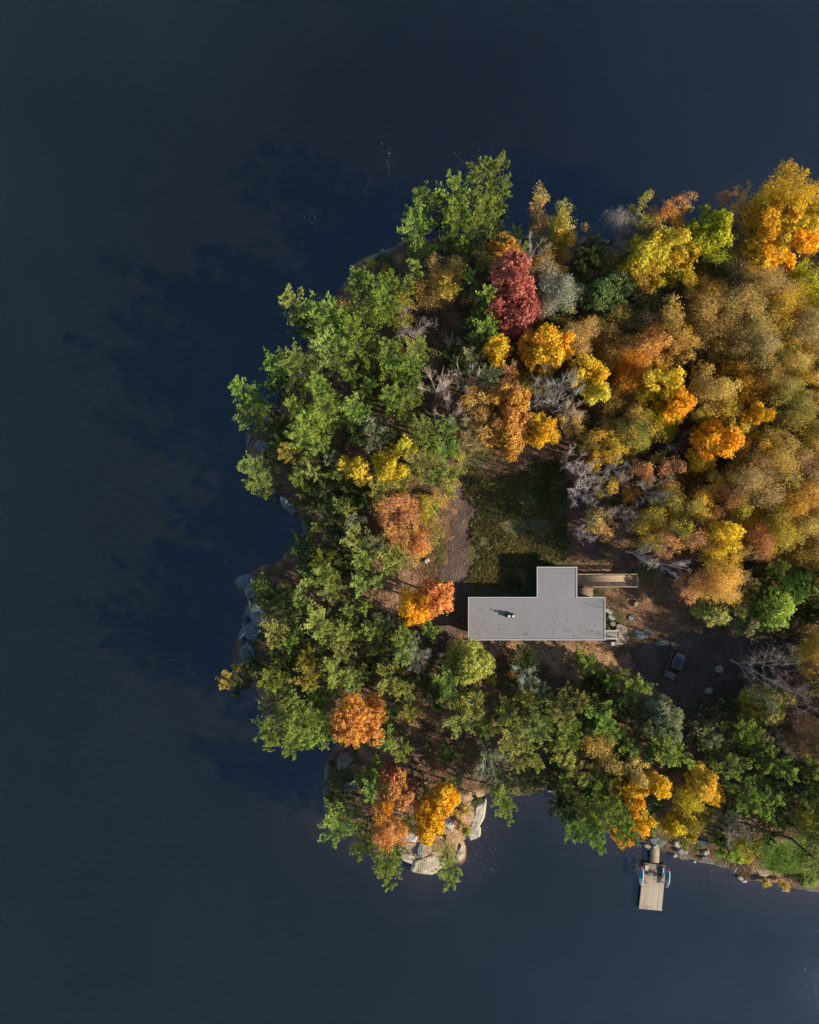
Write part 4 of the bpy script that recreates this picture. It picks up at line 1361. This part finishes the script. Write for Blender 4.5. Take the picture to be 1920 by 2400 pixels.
gh = lambda x, hb, ht, zt: [(x[0], -hb, .955), (x[1], -ht, zt), (x[1], ht, zt), (x[0], hb, .955)]
cpart(MB().loft([gh((-2.08, -1.82), .80, .62, 1.50), gh((-1.9, -1.6), .84, .66, 1.56), gh((0, 0), .86, .69, 1.60), gh((.55, .30), .86, .68, 1.57), gh((1.16, .42), .80, .64, 1.53)]), 'side_glass', M['carglass'])
cpart(MB().loft([[(x, -w, z), (x, -w * .6, z + .035), (x, w * .6, z + .035), (x, w, z), (x, w * .9, z - .03), (x, -w * .9, z - .03)] for x, w, z in ((-1.88, .60, 1.505), (-1.6, .70, 1.575), (-.6, .73, 1.615), (.2, .72, 1.60), (.46, .66, 1.54))]), 'roof', M['carpaint'], smooth=True)
cpart(MB().loft([[(x, -w, z), (x, w, z), (x, w, z + .012), (x, -w, z + .012)] for x, w, z in ((-1.25, .50, 1.641), (-.6, .53, 1.655), (.0, .53, 1.647), (.30, .49, 1.625))]), 'roof_glass', M['carroof'])
cpart(MB().loft([[(1.17, -.76, .985), (1.17, .76, .985), (1.20, .76, .985), (1.20, -.76, .985)], [(.47, -.60, 1.55), (.47, .60, 1.55), (.50, .60, 1.55), (.50, -.60, 1.55)]]), 'windshield', M['carglass'])
cpart(MB().loft([[(-2.14, -.72, .98), (-2.14, .72, .98), (-2.11, .72, .98), (-2.11, -.72, .98)], [(-1.91, -.58, 1.49), (-1.91, .58, 1.49), (-1.88, .58, 1.49), (-1.88, -.58, 1.49)]]), 'rear_window', M['glass'])
for s in (-1, 1):
    cpart(MB().tube((-1.65, s * .64, 1.655), (.25, s * .64, 1.67), .028).tube((-1.65, s * .64, 1.60), (-1.65, s * .64, 1.655), .02).tube((.25, s * .64, 1.61), (.25, s * .64, 1.67), .02), 'roof_rail', M['silver'])
    cpart(MB().box(.86, 1.02, min(s * .90, s * 1.06), max(s * .90, s * 1.06), .94, 1.08, .03), 'mirror', M['carpaint'])
    cpart(MB().box(1.90, 2.10, min(s * .52, s * .76), max(s * .52, s * .76), .60, .72, .03), 'headlight', M['lamp'])
    cpart(MB().box(-2.21, -2.10, min(s * .56, s * .80), max(s * .56, s * .80), .70, .90, .02), 'taillight', M['redlamp'])
    for x in (-1.36, 1.32):
        y0, y1 = s * .72, s * .925
        w = cpart(MB().tube((x, y0, .33), (x, y1, .33), .33, .33, 20), 'wheel', M['rubber'])
        cpart(MB().tube((x, y1, .33), (x, y1 + s * .012, .33), .21, .20, 12), 'rim', M['silver'], w)
cpart(MB().box(2.10, 2.19, -.34, .34, .44, .58, .02), 'grille', M['black'])

# ------------------------------------------------------------------ dock, boards and racks
DZ = .55; DW = (.44, .37, .27)
c = P(1527, 2075, DZ)
dock = tag(empty('dock', (c[0], c[1], 0)), 'pale wood swimming dock standing in the lake at the southern shore', 'dock')
planks('decking', [(1509.6,2022.5),(1561.0,2029),(1551.0,2135),(1497.8,2130)], DZ, .045, 23, 'v', DW, dock, 5)
planks('gangway', [(1525,1988),(1546,1988),(1545.3,2023),(1524.2,2022)], DZ + .05, .045, 16, 'h', (.34, .275, .18), dock, 6)
mb = MB()
def beam(mb, p, q, w, z0, z1):
    p = Vector(p); q = Vector(q); d = (q - p).normalized(); s = Vector((-d.y, d.x, 0)) * w
    vs = [p - s, q - s, q + s, p + s]
    A = [mb.bm.verts.new((v.x, v.y, z0)) for v in vs]; B = [mb.bm.verts.new((v.x, v.y, z1)) for v in vs]
    mb.bm.faces.new(A[::-1]); mb.bm.faces.new(B)
    for i in range(4): mb.bm.faces.new([A[i], A[(i+1) % 4], B[(i+1) % 4], B[i]])
cr = [P(a, b, DZ)[:2] + (0,) for a, b in ((1510.2,2023),(1560.4,2029.5),(1550.4,2134.4),(1498.4,2129.5))]
for i in range(4): beam(mb, cr[i], cr[(i+1) % 4], .035, DZ - .26, DZ - .05)
for a, b in (((1525.8,1989),(1525,2021)),((1545,1989),(1544.4,2022))): beam(mb, P(a[0], a[1], DZ), P(b[0], b[1], DZ), .03, DZ - .16, DZ)
add_child_world(mb.build('frame', M['railwood']), dock)
for a, b in ((1513,2030),(1557,2036),(1551,2090),(1505,2085),(1548,2130),(1501,2126)):
    p = P(a, b, 0); add_child_world(MB().tube((p[0], p[1], -2), (p[0], p[1], DZ - .07), .09, .09, 10).build('pile', M['railwood']), dock)
# swim ladder folded on the dock end
p = np.array(P(1517, 2128, DZ)); q = np.array(P(1528, 2131, DZ)); mb = MB()
for e in (p, q):
    prev = None
    for t in np.linspace(0, math.pi, 9):
        w = (e[0] + .0 , e[1] - .38 * math.cos(t) * 1.0 - .1, DZ + .04 + .42 * math.sin(t))
        if prev: mb.tube(prev, w, .022, .022, 6)
        prev = w
    mb.tube((e[0], e[1] - .48, DZ + .04), (e[0], e[1] - .48, -.9), .022, .022, 6)
for k in range(3): mb.tube((p[0], p[1] - .48, .1 - k * .3), (q[0], q[1] - .48, .1 - k * .3), .022, .022, 6)
tagl = tag(add_child_world(mb.build('ladder', M['black']), dock))
def board(u, v, ang, pad, tail, label, sgn):
    """stands on its long edge, tilted, held by a rack at the dock's side"""
    x, y, _ = P(u, v, DZ + .75)
    root = tag(empty('paddle_board', (x, y, DZ + .15), ang), label, 'paddle board', None)
    tilt = R(54) * sgn
    def sec(t):  # half width along the board
        return .40 * (max(0.0, 1 - abs(2 * t - 1) ** 2.6)) ** .55 + .012
    def pt(t, w, th):
        L = (t - .5) * 2.95; c_, s_ = math.cos(tilt), math.sin(tilt); zz = w * abs(math.sin(tilt)) if True else 0
        xx = w * math.cos(tilt) * (1 if sgn > 0 else 1); nz = math.cos(tilt); nx = -math.sin(tilt)
        rock = .14 * (2 * t - 1) ** 4
        return (xx + nx * (th + rock), L, .42 + w * math.sin(tilt) + nz * (th + rock))
    def slab(t0, t1, k, lo, hi, wscale=1.0):
        secs = []
        for t in np.linspace(t0, t1, k):
            h_ = sec(t) * wscale
            secs.append([pt(t, -h_, (lo + hi) / 2), pt(t, -h_ * .85, lo), pt(t, h_ * .85, lo), pt(t, h_, (lo + hi) / 2), pt(t, h_ * .85, hi), pt(t, -h_ * .85, hi)])
        return MB().loft(secs)
    slab(.0, .22, 8, -.05, .05).build('tail', M[tail], root, True)
    slab(.2201, .84, 18, -.05, .05).build('hull', M['white'], root, True)
    slab(.8401, 1.0, 8, -.05, .05).build('nose', M['redtip'], root, True)
    slab(.33, .80, 14, .052, .06, .80).build('deck_pad', M[pad], root, True)
    slab(.05, .08, 3, -.25, -.052, .12).build('fin', M['black'], root)
    return root
b1 = board(1504, 2052, R(-1), 'blue', 'white', 'white paddle board with blue pad and red tip on the shoreward rack beside open water', 1)
b1['label'] = 'white paddle board with blue pad and red nose, on the dock side facing west'
b1['group'] = 'paddle boards racked on the dock'
b2 = board(1566, 2058, R(-4), 'teal', 'pinkwhite', 'pinkish white paddle board with teal pad and red nose, on the dock side facing east', 1)
b2['group'] = 'paddle boards racked on the dock'
def rack(u, v, ang, label):
    x, y, _ = P(u, v, DZ); root = tag(empty('board_rack', (x, y, DZ), ang), label, 'rack', 'board racks on the dock')
    for yy in (-.7, .7):
        MB().box(-.04, .04, yy - .04, yy + .04, .002, 1.05).build('post', M['black'], root)
        MB().tube((0, yy, .2), (.34, yy, .26), .025).tube((.34, yy, .26), (.42, yy, .45), .025).tube((0, yy, .9), (.30, yy, 1.02), .025).build('arm', M['black'], root)
    MB().box(-.03, .03, -.655, .655, .5, .56).build('crossbar', M['black'], root)
    return root
rack(1509.5, 2052, R(180 - 1), 'black rack holding the blue padded board')
rack(1558.0, 2058, R(-4), 'black rack holding the teal padded board')
def dock_box(u, v, ang, label, dims=(.46, .75, .42)):
    x, y, _ = P(u, v, DZ); root = tag(empty('deck_box', (x, y, DZ), ang), label, 'box', 'boxes on the dock')
    a, b_, h_ = dims
    MB().box(-a/2, a/2, -b_/2, b_/2, .003, h_, .02).build('body', mat('box_grey', (.33, .37, .32), .6, noise=.08), root)
    MB().box(-a/2 - .02, a/2 + .02, -b_/2 - .02, b_/2 + .02, h_ + .002, h_ + .05, .015).build('lid', mat('lid_grey', (.42, .46, .40), .6, noise=.08), root)
dock_box(1514, 2031, R(-5), 'pale grey green box at the dock corner closest to the blue padded board')
dock_box(1555.5, 2037, R(-5), 'pale grey green box at the dock corner closest to the teal padded board')
def chair(u, v, ang, label):
    x, y, _ = P(u, v, DZ + .4); root = tag(empty('deck_chair', (x, y, DZ), ang), label, 'chair', 'dark deck chairs on the dock')
    MB().box(-.27, .27, -.26, .26, .36, .40, .01).build('seat', M['black'], root)
    MB().loft([[(-.27, -.26, .41), (.27, -.26, .41), (.27, -.22, .41), (-.27, -.22, .41)], [(-.25, -.5, 1.0), (.25, -.5, 1.0), (.25, -.46, 1.0), (-.25, -.46, 1.0)]]).build('backrest', M['black'], root)
    for sx in (-1, 1):
        MB().box(min(sx*.28, sx*.34), max(sx*.28, sx*.34), -.3, .3, .56, .59).build('armrest', M['black'], root)
        for yy in (-.24, .24): MB().tube((sx * .29, yy, .002), (sx * .29, yy, .56), .02).build('leg', M['black'], root)
chair(1517, 2046, R(150), 'dark deck chair beside the blue padded board')
chair(1548, 2056, R(-160), 'dark deck chair in the shadow of the teal padded board')
x, y, _ = P(1549, 2044, DZ)
mtr = tag(MB().box(x - .5, x + .5, y - .75, y + .9, DZ + .008, DZ + .022, .004).build('floor_mat', M['greymat']), 'dark grey mat lying on the dock between the two deck boxes', 'mat')  # sheet added to paint the board and rack shadow onto the dock

# ------------------------------------------------------------------ rocks, ledges and driftwood
from mathutils import noise as mnoise
def rock(u, v, rx, ry, rz, rot, c0, label, name='boulder', cat='rock', sink=.35, rough=.35, seed=0, group=None, sub=4):
    bm = bmesh.new(); bmesh.ops.create_icosphere(bm, subdivisions=sub, radius=1)
    off = Vector((seed * 3.7, seed * 1.3, 5))
    V = []
    for vt in bm.verts:
        p = vt.co.copy(); f = 1 + rough * (mnoise.fractal(p * 1.1 + off, 1, 2, 4)) + .10 * abs(mnoise.noise(p * 3 + off))
        ang = [Vector((math.cos(a), math.sin(a), .25)) for a in (seed, seed + 1.3, seed + 2.6, seed + 4.1, seed + 5.2)]
        q = p * f
        for n_ in ang:      # planar facets
            n_ = n_.normalized(); d = q.dot(n_)
            if d > .78: q -= n_ * (d - .78) * .8
        q.z = min(q.z, .62 + .1 * mnoise.noise(q * 2 + off))
        vt.co = Vector((q.x * rx, q.y * ry, q.z * rz))
    me = bpy.data.meshes.new(name); bm.to_mesh(me); bm.free()
    me.polygons.foreach_set('use_smooth', [True] * len(me.polygons))
    n = len(me.vertices); co = np.zeros(n * 3); me.vertices.foreach_get('co', co); co = co.reshape(-1, 3)
    cc = np.ones((n, 4)); w = fbm(co[:, 0] + seed * 9, co[:, 1] + co[:, 2], .7, seed)[:, None]
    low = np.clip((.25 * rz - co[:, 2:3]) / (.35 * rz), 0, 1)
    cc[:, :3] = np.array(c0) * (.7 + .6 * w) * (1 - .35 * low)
    moss = np.clip((fbm(co[:, 0], co[:, 1] + seed, .9, seed + 3) - .6) * 8, 0, 1)[:, None] * .5
    cc[:, :3] = cc[:, :3] * (1 - moss) + np.array([.16, .15, .07]) * moss
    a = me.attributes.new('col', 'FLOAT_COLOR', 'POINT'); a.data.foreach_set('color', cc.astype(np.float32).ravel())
    me.materials.append(M['rock'])
    o = bpy.data.objects.new(name, me); col.objects.link(o)
    x, y, _ = P(u, v, 1.0); z = max(float(ground_z(x, y)), -.25); x, y, _ = P(u, v, z + rz * .4)
    o.location = (x, y, z + rz * (.5 - sink)); o.rotation_euler = (0, 0, R(rot))
    return tag(o, label, cat, group)
PALE = (.44, .39, .31); WHT = (.54, .51, .45); GRY = (.27, .29, .28); BLG = (.16, .19, .195)
RK = [(1000,1314,.5,.4,.5,30,PALE,'pale boulder on sunlit leaf litter beside the driveway'),
 (1240,1073,.32,.2,.25,120,GRY,'small grey stone alone at the dark top of the yard'),(1265,1309,.42,.26,.3,140,GRY,'grey stone in shade just above the house wing'),
 (1687,1569,.62,.58,.4,20,WHT,'round whitish boulder beside the base of the tall bare tree'),(1662,1619,.66,.5,.45,10,PALE,'oval pale boulder at the lower edge of the parking area'),
 (1490,1415,.5,.34,.5,60,WHT,'white upright stone between the walkway end and the leaf patch'),
 (1582,2006,.36,.3,.4,0,WHT,'bright white round stone at the waterline near the dock'),(1628,2020,.26,.2,.3,0,WHT,'tiny white stone out on the waterline beyond the dock'),
 (725,1201,.42,.36,.4,0,PALE,'pale stone at the head of the west cove'),(842,1848,.5,.4,.5,-20,(.60,.46,.28),'sandy yellow boulder on the knoll beside grey slab'),
 (1540,1972,1.5,.7,.5,-15,BLG,'blue grey slab just above the gangway'),(1588,1978,.7,.6,.6,-20,PALE,'pale lump of rock under the small shore pine'),
 (1600,1996,1.0,.5,.5,-12,GRY,'grey rock with white streaks near the white waterline stone'),(1646,1974,1.15,.34,.45,-12,WHT,'long pale curved rock on the shaded shore'),
 (1655,1998,.6,.45,.5,15,PALE,'buff rock below the long pale curved rock'),(1652,2012,.75,.35,.4,-10,BLG,'low bluish rock at the water below the buff rock'),
 (1519,1984,.8,.4,.4,-20,PALE,'flat pale rock where the gangway meets land'),(1537,1984,.5,.3,.35,10,WHT,'whitish rock touching the gangway end'),
 (810,1784,1.5,1.25,.35,35,(.24,.20,.18),'broad brownish flat slab on the shaded knoll shore'),(822,1843,1.3,.8,.45,30,BLG,'blue grey slab beside the sandy yellow boulder'),
 (1425,1432,.8,.4,.6,-35,PALE,'long buff rock against the east wall, uppermost of its row'),(1432,1447,.7,.38,.6,-30,(.45,.40,.34),'buff brown rock second in the row by the east wall'),
 (1436,1462,.6,.4,.55,-20,PALE,'buff rock touching the curved landing'),
 (1502,1487,1.3,.7,.35,-15,BLG,'greenish grey flat slab east of the curved landing'),(1522,1480,1.0,.35,.35,-15,(.38,.40,.30),'long narrow mossy slab near the greenish slab'),
 (1552,1508,1.15,.5,.3,-5,BLG,'grey green slab closest to the parked car'),(1480,1447,.6,.4,.3,20,GRY,'low grey stone between landing and leaf patch'),
 (1004,2026,3.0,1.6,.7,12,(.50,.41,.29),'large pale dome of bedrock at the tip of the knoll'),(985,1990,1.3,.55,.6,80,BLG,'blue grey bedrock step behind the pale dome'),
 (958,1962,1.5,.8,.6,-10,(.48,.45,.42),'whitish bedrock lip under the orange knoll trees'),(958,2012,1.7,.8,.5,-25,(.52,.42,.30),'narrow pale ledge west of the pale dome'),
 (1122,1912,1.0,2.7,.6,-18,(.50,.45,.36),'long whitish rock rim along the east side of the knoll'),(1110,1950,1.3,1.3,.5,-35,PALE,'pale rock continuing the rim toward the shore'),
 (1052,1930,.75,1.3,.5,20,WHT,'white bedrock patch beside the golden knoll maple'),(1084,1888,.8,.5,.4,-20,WHT,'white bedrock patch uppermost on the knoll'),
 (1078,2000,.5,1.3,.45,-15,(.45,.40,.34),'brownish rock edge above the lone knoll pine'),(1291,1853,.6,.25,.4,0,WHT,'thin white rock at the small inlet shore'),
 (580,1362,1.7,1.1,.6,10,BLG,'blue grey ledge at the upper end of the western shore'),(590,1385,1.3,1.1,.6,60,BLG,'blue grey ledge second along the western shore'),
 (605,1440,1.3,2.1,.6,5,(.25,.24,.26),'broad violet grey ledge inland of the driftwood'),(592,1480,1.3,1.6,.6,-10,BLG,'blue grey ledge behind the short driftwood log'),
 (582,1535,1.3,1.9,.6,10,BLG,'blue grey ledge at the lower end of the western shore'),(565,1366,.6,.35,.4,60,WHT,'small white rock on the westernmost ledge tip'),
 (572,1515,.35,1.6,.3,10,(.09,.09,.10),'dark wet rock strip at the lower western waterline'),(577,1455,.5,.9,.3,0,(.09,.09,.10),'dark wet rock between the two driftwood logs'),
 (648,1148,.9,.35,.5,-40,BLG,'bluish rock below the overhanging western pines'),(668,1178,.6,1.5,.6,25,(.33,.34,.33),'grey rock fin pointing into the west cove'),
 (684,1192,.7,1.2,.6,20,BLG,'bluish rock beside the grey fin'),(615,1045,1.3,.9,.5,-10,(.26,.24,.22),'brown grey rock under the westernmost trees'),(583,1030,.35,1.2,.4,-15,BLG,'thin bluish rock edge under the westernmost trees'),
 (625,965,.9,.5,.5,30,GRY,'grey rock at the shoulder below the westernmost pine'),(742,800,.9,.25,.4,-5,WHT,'pale rock sliver under the northwestern pines'),
 (875,603,.8,.4,.4,20,GRY,'grey rock on the northwest shore below dim pines'),(897,587,.35,.25,.3,0,WHT,'small white rock on the northwest shore'),
 (1735,2058,.6,.35,.35,-30,PALE,'pale rock by the plank on the eastern shore'),(1790,2045,1.2,.7,.3,-10,(.36,.30,.20),'tan rock hump at the lawn edge'),(1745,2066,.5,.25,.3,0,WHT,'white stone at the lawn end waterline')]
for k, (u, v, rx, ry, rz, rot, c0, lab) in enumerate(RK):
    big = max(rx, ry) > .95
    rock(u, v, rx, ry, rz, rot, c0, lab, 'rock_ledge' if big else 'boulder', 'rock', .40 if big else .30, .35, k + 1, 'bedrock ledges along the shore' if big else 'loose stones and boulders', 4 if big else 3)
def log(p, q, r, label, cat='log', name='driftwood_log', cc=(.48, .44, .38)):
    a = np.array(P(*p, .8)); b_ = np.array(P(*q, .8)); za = max(float(ground_z(a[0], a[1])), 0) + .45; zb = max(float(ground_z(b_[0], b_[1])), 0) + .45
    a[2] = za; b_[2] = zb; n = 7; t = np.linspace(0, 1, n)[:, None]; pts = a + (b_ - a) * t + np.random.default_rng(int(r * 1000)).normal(size=(n, 3)) * .02
    rr = np.linspace(r, r * .7, n); V, Q = net([(pts[:-1], pts[1:], rr[:-1], rr[1:])], 9)
    rt = tag(empty(name, tuple(a)), label, cat)
    o = raw_mesh('trunk', V - a, 4, Q, M['bark'], np.tile(np.array(cc), (len(Q), 1)) * np.random.default_rng(3).uniform(.8, 1.15, (len(Q), 1)), parent=rt)
    e = unit(b_ - a); s0 = (pts[2] - a)[None]; s1 = s0 + np.array([[e[1] * .35, -e[0] * .35, .2]])
    V, Q = net([(s0, s1, np.array([r * .4]), np.array([r * .2]))], 6); raw_mesh('limb_stub', V, 4, Q, M['bark'], np.tile(np.array(cc), (len(Q), 1)), parent=rt)
log((585,1408), (592,1441), .13, 'long pale driftwood log stranded on the western ledge')
log((563,1497), (580,1477), .12, 'short pale driftwood log lying askew on the western ledge')
log((1722,2046), (1726,2029), .10, 'short pale plank like log on the eastern shore', cc=(.4, .4, .38))
log((745,1200), (765,1222), .09, 'thin brown fallen log behind the west cove', cc=(.3, .25, .2))
# the tall bare tree by the parking area, its foot in the open
x, y, _ = P(1712, 1546, 2.3); z = float(ground_z(x, y))
make_tree('b', 'gr', (x, y, z), (x + 1.6, y - 1.0), 4.4, 17, 10, np.random.default_rng(99), 'bare_tree', 'very tall grey bare tree whose foot stands in the parking area', 'bare tree', GROUPS['b'])
# ------------------------------------------------------------------ ground cover nobody could count
def scatter(n, box, seed, inside=None):
    r = np.random.default_rng(seed); X = r.uniform(box[0], box[1], n); Y = r.uniform(box[2], box[3], n)
    k = shore_d(X, Y) > .7
    hp = [(-1e9, 0)]
    k &= ~((X > 8.0) & (X < 29.0) & (Y < -11.0) & (Y > -18.4))
    k &= ~((X > 18.2) & (X < 24.5) & (Y <= -7.5) & (Y > -11.5))
    if inside is not None: k &= inside(X, Y)
    return X[k], Y[k], r
BOX = (-30, 75, -56, 42)
offroad = lambda X, Y: (poly_sdf(X, Y, to_m(DRIVE)) < .2) & (poly_sdf(X, Y, to_m(PARK)) < .3)
X, Y, r = scatter(95000, BOX, 11)
road_k = offroad(X, Y); k = road_k | (r.random(len(X)) < .42); X, Y = X[k], Y[k]; n = len(X)
Z = ground_z(X, Y) + .03
rx = r.uniform(8.6, 27.2, 900); ry = np.where(r.random(900) < .55, -17.35 + np.abs(r.normal(size=900)) * .5, r.uniform(-17.3, -12.0, 900)); rk = (r.random(900) < .11) & (rx < 27.3)
X = np.concatenate([X, rx[rk]]); Y = np.concatenate([Y, ry[rk]]); Z = np.concatenate([Z, np.full(rk.sum(), RZ + .012)]); n = len(X)      # some blown onto the roof
nn = unit(np.array([0, 0, 1.]) + r.normal(size=(n, 3)) * .35); dd = unit(np.cross(nn, rnd_dir(n, r)))
sz = r.uniform(.06, .13, n)
choice = np.array([[.42,.20,.09],[.34,.15,.07],[.50,.28,.11],[.28,.14,.08],[.46,.16,.07],[.20,.12,.07],[.55,.40,.12]])
cc = choice[r.integers(0, 7, n)] * r.uniform(.6, 1.15, (n, 1))
tag(raw_mesh('fallen_leaves', blades(np.stack([X, Y, Z + .01], 1), dd, nn, sz, sz * .7), 4, quads(n), M['litter'], cc), kind='stuff')
# undergrowth
X, Y, r = scatter(16000, BOX, 12, offroad)
w = fbm(X, Y, 4, 61); k = (w > .40); X, Y, w = X[k], Y[k], w[k]; m = len(X)
Z = ground_z(X, Y); nl = 9; bi = np.repeat(np.arange(m), nl); q = len(bi)
PP = np.stack([X[bi], Y[bi], Z[bi]], 1) + np.abs(r.normal(size=(q, 3))) * [0, 0, .28] + r.normal(size=(q, 3)) * [.26, .26, 0]
PP[:, 2] += .04; nn = unit(rnd_dir(q, r) + [0, 0, 1.0]); dd = unit(np.cross(nn, rnd_dir(q, r))); sz = r.uniform(.06, .13, q)
pc = np.array([[.09,.13,.035],[.06,.10,.03],[.14,.15,.04],[.24,.20,.05],[.26,.13,.06],[.10,.12,.05]])
cl = pc[(vnoise(X, Y, 2.2, 71) * 6).astype(int).clip(0, 5)]
tag(raw_mesh('undergrowth', blades(PP, dd, nn, sz, sz * .6), 4, quads(q), M['leaf'], cl[bi] * r.uniform(.7, 1.3, (q, 1))), kind='stuff')
# meadow in the yard
yard = to_m([(1098,1125),(1330,1090),(1345,1335),(1262,1335),(1252,1388),(1100,1385)])
X, Y, r = scatter(60000, (7, 27, -13, 9), 13, lambda X, Y: (poly_sdf(X, Y, yard) + (fbm(X, Y, 3, 5) - .5) * 6 > 0) & (fbm(X, Y, 2.2, 88) > .42))
n = len(X); t = fbm(X, Y, 3, 19)
dd = unit(np.array([0, 0, 1.]) + r.normal(size=(n, 3)) * .7); ln = r.uniform(.10, .30, n)
cc = np.array([.12, .14, .05]) * (1 - t[:, None]) + np.array([.34, .27, .11]) * t[:, None]; flow = r.random(n) < .05; cc[flow] = [.5, .36, .05]
tag(raw_mesh('meadow_grass', blades(np.stack([X, Y, ground_z(X, Y) + ln * .7], 1), dd, rnd_dir(n, r), ln, ln * .16 + .012), 4, quads(n), M['leaf'], cc * r.uniform(.7, 1.3, (n, 1))), kind='stuff')
lawn = to_m([(1770,1985),(2000,1975),(2200,1980),(2300,2090),(1920,2080),(1795,2052)])
X, Y, r = scatter(70000, (48, 84, -58, -44), 14, lambda X, Y: poly_sdf(X, Y, lawn) + (fbm(X, Y, 2, 5) - .5) * 2 > 0)
n = len(X); dd = unit(np.array([0, 0, 1.]) + r.normal(size=(n, 3)) * .5); ln = r.uniform(.05, .12, n)
cc = np.array([.17, .30, .045]) * r.uniform(.7, 1.4, (n, 1)); k = r.random(n) < .06; cc[k] = [.34, .26, .08]
tag(raw_mesh('lawn_grass', blades(np.stack([X, Y, ground_z(X, Y) + ln * .7], 1), dd, rnd_dir(n, r), ln, ln * .2 + .01), 4, quads(n), M['leaf'], cc), kind='stuff')
# leaves and foam flecks drifting on the water
r = np.random.default_rng(15); pts = []
for (u, v, su, sv, k) in ((908,372,8,22,26),(845,430,10,26,22),(772,487,8,10,14),(733,530,12,14,18),(712,572,6,4,10),(1180,375,40,18,26),(1205,400,60,25,22),(1190,505,18,12,26),(1075,370,20,15,10),(735,1850,25,12,16),(1150,1960,18,45,26),(1125,2010,25,20,18),(1500,2000,60,14,22),(1700,2060,30,10,14)):
    pts += [(r.normal(u, su), r.normal(v, sv)) for _ in range(k)]
pts = np.array([P(a, b, 0)[:2] for a, b in pts]); pts = pts[poly_sdf(pts[:, 0], pts[:, 1], SH) < -.3]; n = len(pts)
Pz = np.stack([pts[:, 0], pts[:, 1], np.full(n, .012)], 1); nn = np.tile([0, 0, 1.], (n, 1)) + r.normal(size=(n, 3)) * .05
sz = r.uniform(.04, .09, n)
tag(raw_mesh('floating_leaves', blades(Pz, np.cross(unit(nn), rnd_dir(n, r)), unit(nn), sz, sz * .6), 4, quads(n), M['litter'], np.tile([.42, .36, .30], (n, 1)) * r.uniform(.5, 1.1, (n, 1))), kind='stuff')

# ------------------------------------------------------------------ light, sky, camera
w = bpy.data.worlds.new('World'); scene.world = w; w.use_nodes = True
nt = w.node_tree; sky = nt.nodes.new('ShaderNodeTexSky'); sky.sky_type = 'NISHITA'; sky.sun_disc = False
sky.sun_elevation = SUN_EL; az = math.atan2(SUN_DIR[0], SUN_DIR[1]); sky.sun_rotation = az; sky.air_density = 1.0; sky.dust_density = .6; sky.ozone_density = 3.0
nt.links.new(sky.outputs[0], nt.nodes['Background'].inputs[0]); nt.nodes['Background'].inputs[1].default_value = .118
ld = bpy.data.lights.new('sun', 'SUN'); ld.energy = 5.0; ld.angle = R(.5); ld.color = (1.0, .88, .70)
lo = bpy.data.objects.new('sun', ld); col.objects.link(lo)
sd = Vector((SUN_DIR[0] * math.cos(SUN_EL), SUN_DIR[1] * math.cos(SUN_EL), math.sin(SUN_EL)))
lo.rotation_euler = sd.to_track_quat('Z', 'Y').to_euler(); lo.location = (60, -25, 60)
cd = bpy.data.cameras.new('camera'); cam = bpy.data.objects.new('camera', cd); col.objects.link(cam)
cam.location = (0, 0, H); cam.rotation_euler = (0, 0, 0); cd.sensor_fit = 'HORIZONTAL'; cd.sensor_width = 36; cd.lens = 36 * F / 1920
cd.clip_start = 1; cd.clip_end = 12000
scene.camera = cam
vs = scene.view_settings; vs.view_transform = 'Standard'; vs.look = 'None'; vs.gamma = 1; vs.exposure = .42; vs.use_curve_mapping = False
cy = scene.cycles
cy.max_bounces = 5; cy.diffuse_bounces = 3; cy.glossy_bounces = 3; cy.transmission_bounces = 3; cy.transparent_max_bounces = 4
cy.caustics_reflective = False; cy.caustics_refractive = False
cy.use_adaptive_sampling = True; cy.adaptive_threshold = .02; cy.adaptive_min_samples = 16
cy.use_denoising = True; cy.denoiser = 'OPENIMAGEDENOISE'
cy.debug_use_spatial_splits = False
